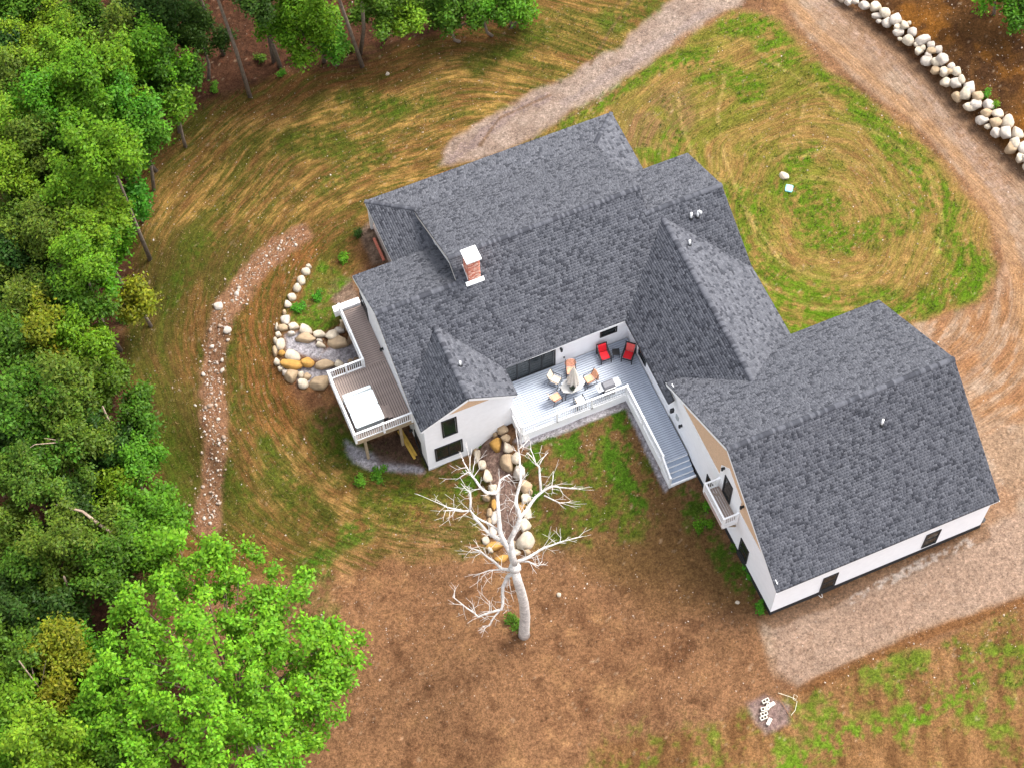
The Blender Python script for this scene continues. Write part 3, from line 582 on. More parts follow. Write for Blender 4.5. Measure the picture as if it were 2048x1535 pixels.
window('x', -3.52, -2.57, .58, 2.24, .2, -1, 1, horiz=True); window('x', .9, 1.65, .45, 2.15, .2, -1, 1)
window('y', 3.14, 4.06, .45, 2.36, -6.5, -1, 1, horiz=True); window('y', 9.4, 10.31, .66, 2.46, -6.5, -1, 1, horiz=True)
window('x', 19.1, 20.3, .45, 2.2, WX0, -1, 1, horiz=True); window('x', 11.0, 12.0, -2.2, -.45, WX0, -1, 1)
window('x', -1.0, -.1, 3.45, 5.5, .148, -1, 1, fr=.1)
# lanterns, vents and small fittings
def lantern(x, y, z, dx, dy):
    o = MB().box(x - .05 + min(dx, 0) * .02, x + .05, y - .05, y + .05, z - .09, z + .09).obj('wall_lantern', BLACK, house)
    MB().lathe([(.03, .12), (.085, .08), (.07, -.14), (.03, -.16)], 8, (x + dx * .15, y + dy * .15, z)).obj('lamp_shade', BLACK, o)
    MB().bar((x, y, z + .1), (x + dx * .15, y + dy * .15, z + .1), .03, .03).obj('bracket', BLACK, o)
for L in [(WX0, 16.59, 1.5, -1, 0), (WX0, 12.5, -1.5, -1, 0), (-4.17, 12, 2.5, 0, -1), (.2, 4.93, 2.1, -1, 0), (.16, 0.1, 5.9, -1, 0), (.16, -2.2, 5.6, -1, 0)]: lantern(*L)
MB().box(-3.99, -3.91, 11.95, 12.0, 1.2, 1.33).obj('outlet_box', BLACK, house)
vb = MB().box(.15, .2, 5.35, 5.65, 1.9, 2.3).obj('wall_vent', mat('grey_vent', (.4, .42, .42), .6, .1, 5), house)
for k in range(4): MB().box(.12, .15, 5.38, 5.62, 1.94 + k * .09, 1.98 + k * .09).obj('slat', mat('grey_vent', (0,) * 3), vb)
cm = MB()
cm.lathe([(.22, 0), (.22, .06), (.17, .06), (.17, .12), (.06, .12)], 14, (13.35, -6.3, .55)); cm.obj('meter_box', BLACK, house)
gt = MB().box(-.3, -.08, 5.5, 5.62, 2.9, 3.3).obj('downspout', BLACK, house)
for (x, y, nm, hgt, elbow) in [(5.49, 15.35, 'main_front', .55, 0), (5.89, 15.3, 'main_front', .6, 1), (4.66, 13.8, 'conn_east', .45, 0), (-10.27, 12.0, 'cross_east', .45, 0), (8.39, -1.56, 'garage_front', .6, 0)]:
    z = PLANES[nm][1](x, y); v = MB().tube([(x, y, z - .05), (x, y, z + hgt)], .062, 10)
    if elbow: v.tube([(x, y, z + hgt - .03), (x + .05, y - .05, z + hgt + .06), (x + .12, y - .12, z + hgt), (x + .13, y - .13, z + hgt - .12)], .062, 10)
    p = v.obj('vent_pipe', PLASTIC, ROOF[nm], True); MB().lathe([(.14, -.12), (.13, .02), (.075, .09), (.07, .1)], 10, (x, y, z)).obj('flashing_boot', BLACK, p)
# chimney ---------------------------------------------------------------
CX0, CX1, CY0, CY1, CZT = -7.97, -7.25, 16.24, 17.0, 7.95
chim = MB().box(CX0 + .015, CX1 - .015, CY0 + .015, CY1 - .015, fM(0, CY0) - .3, CZT).obj('chimney', MORTAR, house)
Vs, Fs, Cs = [], [], []
rb = random.Random(3)
def brick(x0, x1, y0, y1, z0, z1):
    b = len(Vs); c = np.array(rb.choice([(.52, .17, .11), (.60, .23, .16), (.46, .14, .09), (.64, .32, .24), (.70, .46, .36)])) * rb.uniform(.85, 1.1)
    for p in [(x0, y0, z0), (x1, y0, z0), (x1, y1, z0), (x0, y1, z0), (x0, y0, z1), (x1, y0, z1), (x1, y1, z1), (x0, y1, z1)]: Vs.append(p); Cs.append(c)
    for q in [(4, 5, 6, 7), (0, 1, 5, 4), (1, 2, 6, 5), (2, 3, 7, 6), (3, 0, 4, 7)]: Fs.append([i + b for i in q])
z = fM(0, CY0) - .1; row = 0
while z < CZT - .06:
    jg = .1 if row % 2 else 0
    for (fx0, fx1, fy) in ((CX0, CX1, CY0), (CX0, CX1, CY1 - .02)):
        x = fx0 - jg
        while x < fx1 - .01:
            a, b = max(x, fx0), min(x + .19, fx1)
            if b - a > .03: brick(a, b, fy - rb.uniform(0, .006), fy + .02, z, z + .058)
            x += .205
    for (fx, s_) in ((CX0, -1), (CX1 - .02, 1)):
        y = CY0 + .025 - (.1 - jg)
        while y < CY1 - .03:
            a, b = max(y, CY0 + .025), min(y + .19, CY1 - .025)
            if b - a > .03: brick(fx - (rb.uniform(0, .006) if s_ < 0 else 0), fx + .02 + (rb.uniform(0, .006) if s_ > 0 else 0), a, b, z, z + .058)
            y += .205
    z += .07; row += 1
tag(link('brickwork', npmesh('brickwork', Vs, [np.array(Fs)], BRICK, np.array(Cs)), chim), kind='stuff')
MB().box(-8.06, -7.16, 16.13, 17.1, CZT, CZT + .10).obj('chimney_cap', TRIM, chim)
for k in range(4):
    y = CY0 + .08 + k * .2; z = fM(0, y); MB().prism([(CX0 - .01, y, z - .02), (CX0 - .01, y + .16, z + .03), (CX0 - .01, y + .16, z + .26), (CX0 - .01, y + .05, z + .2)], (-.02, 0, 0)).obj('step_flashing', TRIM, chim)
    MB().prism([(CX1 + .01, y, z - .02), (CX1 + .01, y + .16, z + .03), (CX1 + .01, y + .16, z + .26), (CX1 + .01, y + .05, z + .2)], (.02, 0, 0)).obj('step_flashing', TRIM, chim)
MB().prism([(-8.18, CY0 - .2, fM(0, CY0 - .2) + .03), (-7.08, CY0 - .2, fM(0, CY0 - .2) + .03), (-7.08, CY0 + .0, fM(0, CY0) + .06), (-8.18, CY0 + .0, fM(0, CY0) + .06)], (0, 0, .03)).obj('apron_flashing', TRIM, chim)
# porch at the back (only its edge shows): posts and floor
for x in (-10.8, -5, 0, 5.1): MB().box(x - .09, x + .09, 25.5, 25.68, -.2, 2.6).obj('porch_post', TRIM, house)
MB().box(-10.75, -8.35, 20.3, 25.6, -.3, .25).obj('porch_floor', BROWND, house)
MB().bar(tuple(at(748, 478) + [0, 0, .05]), tuple(at(768, 522) + [0, 0, .05]), .16, .12).obj('step_edge', mat('red_brick_edge', (.45, .14, .09), .9, .2, 10), house)

# ================================================================== DECKS AND RAILINGS
def board_set(parent, x0, x1, y0, y1, z, m, along='x', pitch=.1425, gap=.028, th=.03, name='board'):
    base = None; n = int(round(((y1 - y0) if along == 'x' else (x1 - x0)) / pitch)); pitch = ((y1 - y0) if along == 'x' else (x1 - x0)) / n
    me = None
    for i in range(n):
        if along == 'x':
            if me is None: me = MB().box(0, x1 - x0, 0, pitch - gap, -th, 0).mesh(name, m)
            o = link(name, me, parent); o.location = (x0, y0 + i * pitch, z + random.uniform(-.0015, .0015))
        else:
            if me is None: me = MB().box(0, pitch - gap, 0, y1 - y0, -th, 0).mesh(name, m)
            o = link(name, me, parent); o.location = (x0 + i * pitch, y0, z + random.uniform(-.0015, .0015))
_bal = {}
def railing(parent, a, b, h=.95, sp=.125, posts=(0, 1), z2=None, m=TRIM):
    """rail from a to b (x,y,z of the deck surface); z may fall along it for stairs"""
    a = Vector(a); b = Vector(b); d = b - a; L = Vector((d.x, d.y, 0)).length
    o = MB().bar(a + Vector((0, 0, h)), b + Vector((0, 0, h)), .10, .045).obj('railing', m, parent)
    MB().bar(a + Vector((0, 0, .1)), b + Vector((0, 0, .1)), .05, .05).obj('bottom_rail', m, o)
    for t in posts:
        p = a + d * t; q = MB().box(p.x - .06, p.x + .06, p.y - .06, p.y + .06, p.z - .15, p.z + h + .06).obj('railing_post', m, o)
    key = (round(h, 2), m.name)
    if key not in _bal: _bal[key] = MB().box(-.019, .019, -.019, .019, .12, h - .022).mesh('baluster', m)
    n = int(L / sp)
    for i in range(1, n):
        t = i / n
        if any(abs(t - q) * L < .08 for q in posts): continue
        p = a + d * t; k = link('baluster', _bal[key], o); k.location = p
    return o
ZD = .75
gd = empty('grey_deck', (-4, 10.3, 0), 0, 'pale blue-grey board deck in the courtyard with white railing and stairs', 'deck')
def under(parent_empty, child_fn):
    before = set(bpy.data.objects.keys()); child_fn()
# boards are placed in world space: keep the deck's Empty unrotated and offset children by it
def reparent(children, par):
    for c in children: c.location = Vector(c.location) - par.location
n0 = list(house.children)
before = set(o.name for o in bpy.data.objects)
MB().box(-8.0, .08, 8.68, 11.96, .60, .64).obj('gap_shade_sheet', FOUND, gd); MB().box(-1.4, .08, 3.8, 8.65, .60, .64).obj('gap_shade_sheet', FOUND, gd)  # solid dark sheets in foundation colour, standing in for shade between the boards
board_set(gd, -8.02, .1, 8.66, 11.98, ZD, GREYD)
board_set(gd, -1.42, .1, 3.75, 8.655, ZD, GREYD)
for k in range(4): MB().box(-1.5, .1, 3.75 - (k + 1) * .28 + .01, 3.75 - k * .28 + .02, ZD - (k + 1) * .16 - .04, ZD - (k + 1) * .16).obj('stair_tread', TREAD, gd); MB().box(-1.48, .08, 3.75 - k * .28 - .012, 3.75 - k * .28 + .008, ZD - (k + 1) * .16, ZD - k * .16 - .02).obj('riser', TRIM, gd)
MB().box(-1.58, .12, 2.58, 2.68, -.15, .12).obj('stair_nosing', TRIM, gd)
MB().prism([(-1.56, 3.75, ZD - .03), (-1.56, 2.6, .05), (-1.56, 2.6, -.2), (-1.56, 3.75, -.2)], (.05, 0, 0)).obj('stringer', TRIM, gd)
MB().box(-8.1, -1.40, 8.58, 8.65, -.3, ZD - .02).obj('skirt_board', TRIM, gd); MB().box(-8.1, -8.03, 8.65, 9.97, -.5, ZD - .02).obj('skirt_board', TRIM, gd); MB().box(-1.52, -1.43, 3.75, 8.58, -.3, ZD - .02).obj('skirt_board', TRIM, gd)
railing(gd, (-8.06, 8.64, ZD), (-1.47, 8.64, ZD), posts=(0, .335, .665, 1)); railing(gd, (-8.06, 9.95, ZD), (-8.06, 8.64, ZD), posts=(0,)); railing(gd, (-1.47, 8.64, ZD), (-1.47, 3.8, ZD), posts=(.46, 1)); railing(gd, (-1.52, 3.78, ZD), (-1.52, 2.65, .08), posts=(1,))
for o in gd.children: o.location = Vector(o.location) - gd.location
bd = empty('brown_deck', (-15, 14, 0), 0, 'brown board deck with white railing along the left wall, holding the hot tub', 'deck')
MB().box(-14.7, -13.45, 16.35, 20.33, .60, .64).obj('gap_shade_sheet', FOUND, bd); MB().box(-16.83, -13.45, 12.05, 16.28, .60, .64).obj('gap_shade_sheet', FOUND, bd)  # dark sheets again: the shade in the board gaps is put in as colour
board_set(bd, -14.72, -13.42, 16.32, 20.35, ZD, BROWND)
board_set(bd, -16.85, -13.42, 12.02, 16.31, ZD, BROWND, 'y')
MB().box(-15.1, -13.45, 20.36, 20.76, .35, ZD + .22).obj('end_panel', TRIM, bd)
MB().box(-16.95, -13.42, 11.93, 12.0, ZD - .34, ZD - .0).obj('rim_board', WOOD, bd); MB().box(-16.95, -16.87, 12.0, 16.34, ZD - .34, ZD).obj('rim_board', TRIM, bd); MB().box(-16.87, -14.73, 16.32, 16.37, ZD - .34, ZD - .035).obj('rim_board', TRIM, bd); MB().box(-14.8, -14.73, 16.4, 20.35, ZD - .34, ZD).obj('rim_board', TRIM, bd)
for x, y in ((-16.37, 12.15), (-14.2, 12.15), (-16.6, 16.1), (-14.9, 19.8)): MB().box(x - .08, x + .08, y - .08, y + .08, -2.6, ZD - .05).obj('support_post', WOOD, bd)
railing(bd, (-14.76, 20.3, ZD), (-14.76, 16.33, ZD), posts=(0, .5, 1)); railing(bd, (-14.76, 16.33, ZD), (-16.9, 16.33, ZD), posts=(.5, 1)); railing(bd, (-16.9, 16.33, ZD), (-16.9, 11.97, ZD), posts=(.5, 1)); railing(bd, (-16.9, 11.97, ZD), (-13.47, 11.97, ZD), posts=(.5, 1))
for o in bd.children: o.location = Vector(o.location) - bd.location
bl = empty('balcony', (-.2, -.8, 3.3), 0, 'small brown-floored balcony with white railing on the garage gable', 'balcony')
board_set(bl, -.68, .14, -1.9, .3, 3.3, BROWND, 'y')
MB().box(-.76, -.69, -1.98, .38, 2.95, 3.3).obj('rim_board', mat('pinkish_rim', (.45, .34, .30), .7, .1, 5), bl); MB().box(-.69, .14, -1.98, -1.91, 2.95, 3.3).obj('rim_board', TRIM, bl); MB().box(-.69, .14, .31, .38, 2.95, 3.3).obj('rim_board', TRIM, bl)
railing(bl, (.1, .34, 3.3), (-.72, .34, 3.3), h=.9); railing(bl, (-.72, .34, 3.3), (-.72, -1.94, 3.3), h=.9, posts=(1,), sp=.11); railing(bl, (-.72, -1.94, 3.3), (.1, -1.94, 3.3), h=.9, posts=(1,), sp=.11)
for y in (.2, -1.85): MB().bar((-.6, y, 3.0), (.18, y, 2.3), .09, .09).obj('brace', WOOD, bl)
for o in bl.children: o.location = Vector(o.location) - bl.location
# loose lumber lying under the brown deck
pa, pb = at(797, 862), at(830, 918); lum = empty('lumber', (pa + pb) / 2, 0, 'long yellow plank lying on the gravel under the brown deck', 'lumber')
for dx in (0, .17): MB().bar(tuple(pa - (pa + pb) / 2 + [dx, 0, .09 - dx * .2]), tuple((pb - pa) / 2 * (1 - dx) + [dx, 0, .09 - dx * .2]), .15, .06).obj('plank', YELLOW, lum)

# ================================================================== DECK FURNITURE
DARKM = mat('dark_metal', (.03, .03, .032), .45, .1, 8)
def patio_chair(loc, rz, m, label, name='patio_chair', fan=False):
    t = empty(name, loc, rz, label, 'chair', 'patio chairs round the table')
    MB().prism([(-.25, -.22, .42), (.25, -.22, .42), (.25, .26, .40), (-.25, .26, .40)], (0, 0, .04)).obj('seat', m, t, bevel=.015)
    if fan:
        pts = []
        for k in range(9):
            a = math.pi * (k / 8); pts.append((-.34 * math.cos(a), -.36 - .08 * math.sin(a), .52 + .42 * math.sin(a) ** .6))
        MB().prism([(-.24, -.24, .46), (.24, -.24, .46)] + [pts[i] for i in range(8, -1, -1)], (0, -.03, 0)).obj('backrest', m, t)
    else: MB().prism([(-.24, -.24, .46), (.24, -.24, .46), (.24, -.42, .95), (-.24, -.42, .95)], (0, -.03, 0)).obj('backrest', m, t, bevel=.01)
    for s_ in (-1, 1):
        MB().tube([(s_ * .28, .3, 0), (s_ * .28, .26, .62)], .02, 6).obj('leg', DARKM, t); MB().tube([(s_ * .28, -.36, 0), (s_ * .28, -.24, .4), (s_ * .27, -.44, .97)], .02, 6).obj('leg', DARKM, t)
        MB().tube([(s_ * .28, .28, .62), (s_ * .28, -.3, .64)], .022, 6).obj('armrest', DARKM, t)
    MB().tube([(-.28, .27, .38), (.28, .27, .38)], .016, 6).obj('stretcher', DARKM, t); MB().tube([(-.28, .29, .08), (.28, .29, .08)], .014, 6).obj('stretcher', DARKM, t)
    for s_ in (-1, 1): MB().tube([(s_ * .28, .29, .08), (s_ * .28, -.34, .08)], .014, 6).obj('stretcher', DARKM, t)
    return t
CREAM = mat('cream_slat', (.62, .52, .42), .7, .25, 12, fine=.15); CORAL = mat('coral_slat', (.66, .33, .22), .7, .3, 12, fine=.2, fscale=40); CORAL2 = mat('orange_slat', (.68, .36, .22), .7, .2, 12, fine=.2, fscale=40)
TBL = Vector((-4.25, 10.05, ZD))
for dx, dy, m, lb, fan in [(-.72, .85, CREAM, 'cream slatted patio chair at the upper left side of the table', 0), (.35, 1.05, CORAL, 'coral patio chair behind the closed umbrella, nearest the house wall', 1), (1.12, .1, CORAL2, 'orange and coral patio chair at the table, nearest the grill', 1),
                           (-1.15, -.2, CORAL2, 'salmon patio chair at the lower left side of the table', 0), (.02, -.98, CREAM, 'cream patio chair tucked in at the table beside the railing', 0)]:
    rz = math.atan2(-dy, -dx) - math.pi / 2
    patio_chair(TBL + Vector((dx, dy, 0)), rz, m, lb, fan=fan)
tb = empty('patio_table', TBL, math.radians(5), 'pale octagonal patio table with dark legs on the grey deck', 'table')
oc = [(.78 * math.cos(math.pi / 8 + k * math.pi / 4), .5 * math.sin(math.pi / 8 + k * math.pi / 4), .70) for k in range(8)]
MB().prism(oc, (0, 0, .03)).obj('tabletop', mat('pale_glass_top', (.40, .39, .37), .3, .12, 6), tb)
for x, y in ((-.6, -.3), (.6, -.3), (-.6, .3), (.6, .3)): MB().tube([(x * 1.08, y * 1.1, 0), (x, y, .7)], .025, 6).obj('leg', DARKM, tb)
MB().tube([(-.6, -.3, .6), (.6, -.3, .6)], .018, 6).obj('stretcher', DARKM, tb); MB().tube([(-.6, .3, .6), (.6, .3, .6)], .018, 6).obj('stretcher', DARKM, tb)
um = empty('patio_umbrella', TBL + Vector((.08, .12, 0)), 0, 'closed cream umbrella with hanging folds standing through the table', 'umbrella')
MB().tube([(0, 0, .05), (0, 0, 2.5)], .022, 8).obj('pole', DARKM, um); MB().lathe([(.28, 0), (.28, .05), (.05, .09), (.04, .2)], 16).obj('base', DARKM, um)
n = 32; V, Fc = [], []
for zz, rr_ in ((2.5, .02), (2.3, .09), (1.9, .16), (1.4, .23), (1.0, .31), (.86, .34)):
    for k in range(n): a = 2 * math.pi * k / n; q = rr_ * (1 + .28 * math.cos(8 * a)); V.append((q * math.cos(a), q * math.sin(a), zz + (.05 * math.cos(8 * a) if zz < .9 else 0)))
for i in range(5):
    for k in range(n): Fc.append((i * n + k, i * n + (k + 1) % n, (i + 1) * n + (k + 1) % n, (i + 1) * n + k))
MB().add(V, Fc).obj('canopy', mat('cream_canvas', (.62, .57, .50), .9, .1, 6), um, True)
plo = empty('potted_plant', TBL + Vector((-.15, -.3, .73)), 0, 'small dark leafy plant in a pot on the patio table', 'plant')
MB().lathe([(.08, 0), (.11, .14), (.09, .14)], 12).obj('pot', mat('dark_pot', (.05, .05, .05), .6), plo)
mm = MB()
for k in range(60):
    a = random.uniform(0, 6.28); e_ = random.uniform(.2, 1.3); L = random.uniform(.14, .26); d = Vector((math.cos(a) * math.cos(e_), math.sin(a) * math.cos(e_), math.sin(e_))); s_ = Vector((-math.sin(a), math.cos(a), 0)) * .022; b = Vector((0, 0, .12))
    mm.add([b, b + d * L * .5 + s_, b + d * L, b + d * L * .5 - s_], [(0, 1, 2, 3)])
mm.obj('foliage', mat('dark_leaf', (.035, .045, .03), .7, .3, 30), plo)
RED = mat('red_cushion', (.62, .012, .022), .7, .08, 10); PINK = mat('salmon_cushion', (.68, .10, .09), .7, .08, 10)
def arm_chair(loc, rz, m2, label):
    t = empty('arm_chair', loc, rz, label, 'chair', 'red armchairs by the house wall')
    MB().prism([(-.25, -.2, .36), (.25, -.2, .36), (.25, .32, .40), (-.25, .32, .40)], (0, 0, .10)).obj('seat_cushion', RED, t, bevel=.03)
    MB().prism([(-.25, -.22, .40), (.25, -.22, .40), (.25, -.40, .88), (-.25, -.40, .88)], (0, -.09, .02)).obj('back_cushion', m2, t, bevel=.03)
    for s_ in (-1, 1):
        x = s_ * .31; MB().bar((x, .36, 0), (x, .34, .6), .05, .05).obj('leg', BLACK, t); MB().bar((x, -.42, 0), (x, -.5, .92), .05, .05).obj('leg', BLACK, t); MB().bar((x, .36, .6), (x, -.48, .62), .06, .04).obj('armrest', BLACK, t); MB().bar((x, .32, .33), (x, -.4, .31), .04, .05).obj('side_rail', BLACK, t)
    MB().bar((-.31, -.51, .91), (.31, -.51, .91), .05, .06).obj('top_rail', BLACK, t); MB().bar((-.31, .33, .33), (.31, .33, .33), .04, .05).obj('front_rail', BLACK, t)
arm_chair((-1.72, 11.25, ZD), math.radians(180 - 4), RED, 'red cushioned armchair nearer the windowed wall, left of the side table')
arm_chair((-.42, 10.72, ZD), math.radians(180 - 42), PINK, 'red armchair with faded pink backrest near the wing wall, right of side table')
st = empty('side_table', (-1.02, 11.15, ZD), math.radians(-18), 'small square black side table between the red armchairs', 'table')
MB().box(-.21, .21, -.21, .21, .42, .45).obj('tabletop', BLACK, st)
for x in (-.18, .18):
    for y in (-.18, .18): MB().bar((x, y, 0), (x, y, .42), .03, .03).obj('leg', BLACK, st)
gr = empty('grill', (-2.42, 9.15, ZD), math.radians(0), 'gas grill with grey lid and white side shelves beside the deck railing', 'grill')
STEEL = mat('brushed_steel', (.62, .62, .62), .4, .06, 10, metal=.3); LID = mat('grey_lid', (.13, .13, .145), .35, .1, 6)
MB().box(-.32, .32, -.24, .24, .1, .82).obj('cabinet', DARKM, gr)
MB().prism([(-.34, -.27, .82), (-.34, -.27, 1.0), (-.34, -.18, 1.12), (-.34, .12, 1.14), (-.34, .26, .98), (-.34, .26, .82)], (.68, 0, 0)).obj('lid', LID, gr, bevel=.02)
for x0, x1 in ((-.72, -.35), (.35, .72)): MB().box(x0, x1, -.25, .25, .86, .90).obj('side_shelf', STEEL, gr, bevel=.02)
MB().box(-.34, .34, -.32, -.25, .74, .86).obj('control_panel', STEEL, gr)
for x in (-.2, 0, .2): MB().tube([(x, -.32, .8), (x, -.355, .8)], .03, 10).obj('knob', BLACK, gr)
MB().tube([(-.28, -.33, 1.0), (.28, -.33, 1.0)], .015, 8).obj('handle', STEEL, gr)
MB().tube([(-.62, -.1, .92), (-.5, .1, .92)], .025, 6).obj('tongs', BLACK, gr)
for x in (-.28, .28):
    for y in (-.2, .2): MB().tube([(x - .02, y, .06), (x + .02, y, .06)], .06, 10).obj('wheel', BLACK, gr)
tub = empty('hot_tub', (-15.82, 13.32, ZD), 0, 'square hot tub under a white cover on the brown deck', 'hot tub')
def rrect(x0, x1, y0, y1, r, z, k=5):
    pts = []
    for cx, cy, a0 in ((x1 - r, y1 - r, 0), (x0 + r, y1 - r, 90), (x0 + r, y0 + r, 180), (x1 - r, y0 + r, 270)):
        for i in range(k + 1): a = math.radians(a0 + 90 * i / k); pts.append((cx + r * math.cos(a), cy + r * math.sin(a), z))
    return pts
MB().prism(rrect(-.83, .83, -.98, .98, .14, .04), (0, 0, .78)).obj('shell', mat('grey_tub_panel', (.22, .24, .25), .6, .1, 6), tub)
for sy in (-1,):
    for k in range(6): MB().box(-.7 + k * .235, -.7 + k * .235 + .22, -.995, -.978, .1, .7).obj('side_panel', mat('grey_tub_panel', (0,) * 3), tub)
COVER = mat('white_vinyl_cover', (.74, .79, .80), .45, .05, 3, bump=.15, bscale=6)
MB().prism(rrect(-.87, .87, -1.02, -.006, .1, .82), (0, 0, .10)).obj('cover_half', COVER, tub, bevel=.03); MB().prism(rrect(-.87, .87, .006, 1.02, .1, .82), (0, 0, .10)).obj('cover_half', COVER, tub, bevel=.03)
MB().prism([(-.86, 1.10, .05), (-.86, 1.42, .05), (-.86, 1.36, .80), (-.86, 1.22, .88), (-.86, 1.12, .8)], (1.72, 0, 0)).obj('folded_cover', COVER, tub, bevel=.04)
sp_ = empty('tub_step', (-14.68, 12.95, ZD), math.radians(2), 'brown two-tread step unit at the side of the hot tub', 'step')
for k, (x0, x1, z1) in enumerate(((-.28, -.02, .42), (0.0, .26, .2))):
    for q in range(2): MB().box(x0 + q * .13, x0 + q * .13 + .12, -.42, .42, z1 - .03, z1).obj('tread', BROWND, sp_)
    MB().box(x0 + .02, x1 - .03, -.4, .4, 0, z1 - .03).obj('riser', FOUND, sp_)

# ================================================================== BOULDERS
def ico(sub):
    import bmesh
    b = bmesh.new(); bmesh.ops.create_icosphere(b, subdivisions=sub, radius=1); V = np.array([v.co[:] for v in b.verts]); F_ = np.array([[v.index for v in f.verts] for f in b.faces]); b.free(); return V, F_
IV2, IF2 = ico(2); IV3, IF3 = ico(3); IV1, IF1 = ico(1)
def rock_mesh(seed, col, V0=IV3, F0=IF3, cuts=9):
    rg = np.random.default_rng(seed); V = V0.copy()
    tilt = rg.normal(0, .25, 2); N_ = [np.array([tilt[0], tilt[1], 1.])]
    a0 = rg.uniform(0, 6.28)
    for q in range(cuts): a = a0 + q * 6.28 / cuts + rg.uniform(-.35, .35); N_.append(np.array([math.cos(a), math.sin(a), rg.uniform(-.15, .55)]))
    for q, n in enumerate(N_):                    # flatten against planes: split-face stone
        n = n / np.linalg.norm(n); d = rg.uniform(.42, .55) if q == 0 else rg.uniform(.48, .66); t = V @ n; m_ = t > d; V[m_] -= np.outer((t[m_] - d) * .93, n)
    V *= 1 + (fbm(V0[:, 0] * 2 + seed, V0[:, 1] * 2 + V0[:, 2] * 1.7, seed, 3) - .5)[:, None] * .16
    V /= np.abs(V).max(0)
    c = np.array(col) * (1 + (fbm(V[:, 0] * 1.5 + seed, V[:, 1] * 1.5 + V[:, 2], seed + 5, 3)[:, None] - .5) * .5)
    return npmesh('stone', V, [F0], STONE, c, False)
LIGHT, CREAMS, TANS, BROWNS, OCHRE = (.40, .35, .30), (.44, .375, .29), (.34, .25, .16), (.22, .15, .10), (.36, .20, .055)
ROCKS = {k: [rock_mesh(10 * i + j, c, IV2, IF2, 5 + j % 3) for j in range(6)] for i, (k, c) in enumerate((('l', LIGHT), ('c', CREAMS), ('t', TANS), ('b', BROWNS), ('o', OCHRE)))}
def stone(parent, p, rx, ry, rz, kind, rot=None, jit=True):
    o = link('stone', random.choice(ROCKS[kind]), parent); o.location = Vector(p) - parent.location
    o.scale = (rx, ry, rz); o.rotation_euler = (random.uniform(-.15, .15), random.uniform(-.15, .15), rot if rot is not None else -YAW + random.uniform(-.25, .25)); return o
PPM = 38.5
# 1: wall above the drive
w1 = empty('boulder_wall', at(1850, 150), 0, 'long wall of pale boulders stacked along the upper drive', 'stone wall')
WS = [(440, 15, 40, 34), (500, 10, 36, 30), (585, 45, 55, 40), (680, 55, 62, 52), (770, 105, 52, 48), (690, 138, 52, 32), (715, 190, 30, 20), (785, 198, 45, 46), (860, 165, 58, 52), (885, 240, 52, 30), (942, 225, 42, 42), (985, 205, 22, 18), (895, 285, 56, 36), (1015, 280, 44, 48), (980, 355, 54, 52), (905, 350, 25, 18), (1110, 350, 74, 50), (1058, 398, 32, 26), (1188, 402, 40, 34), (1250, 440, 38, 36), (1075, 455, 52, 42), (1108, 430, 34, 24), (1185, 455, 50, 32), (1290, 527, 64, 56), (1160, 487, 32, 28), (1145, 537, 58, 50), (1235, 550, 50, 42), (1370, 595, 36, 34), (1220, 632, 44, 40), (1302, 642, 52, 52), (1352, 640, 48, 28), (1412, 640, 46, 42), (1322, 735, 56, 46), (1405, 742, 56, 54), (1455, 715, 40, 42), (1532, 782, 52, 58), (1495, 838, 58, 54), (1425, 865, 54, 50), (1610, 865, 52, 50), (1590, 930, 56, 42), (1543, 955, 66, 42), (1710, 942, 56, 48), (1685, 1008, 56, 42), (1795, 1022, 62, 48), (1650, 1075, 58, 48), (1695, 1140, 30, 24), (1770, 1100, 56, 48), (1875, 1095, 64, 60), (1775, 1192, 52, 48), (1858, 1188, 56, 70), (1965, 1205, 58, 60), (1942, 1288, 46, 60), (1912, 1332, 62, 56), (2012, 1322, 42, 58), (1990, 1420, 48, 54), (2060, 1420, 60, 55), (2080, 1500, 60, 60), (380, -20, 50, 40), (440, -55, 50, 40), (330, -70, 55, 40)]
Lw = WALL_XY
for (zx, zy, rx, ry) in WS:
    px, py = 1600 + zx / 4.516, zy / 4.516
    # height from how far the stone sits behind the foot of the wall
    h = .35
    for _ in range(6):
        p = onz(px, py, base_h(*onz(px, py, .6)[:2]) + h); d = seg_dist(p[0], p[1], Lw); s_ = 1 if inside(p[0], p[1], WALL_BACK) else -1
        h = float(np.clip(.55 + s_ * d * .75, .15, 1.15))
    kx, ky = rx / 4.516 / PPM * 1.3, ry / 4.516 / PPM * 1.36
    stone(w1, p, kx, ky, min(kx, ky) * .95, random.choice('llcct'), )
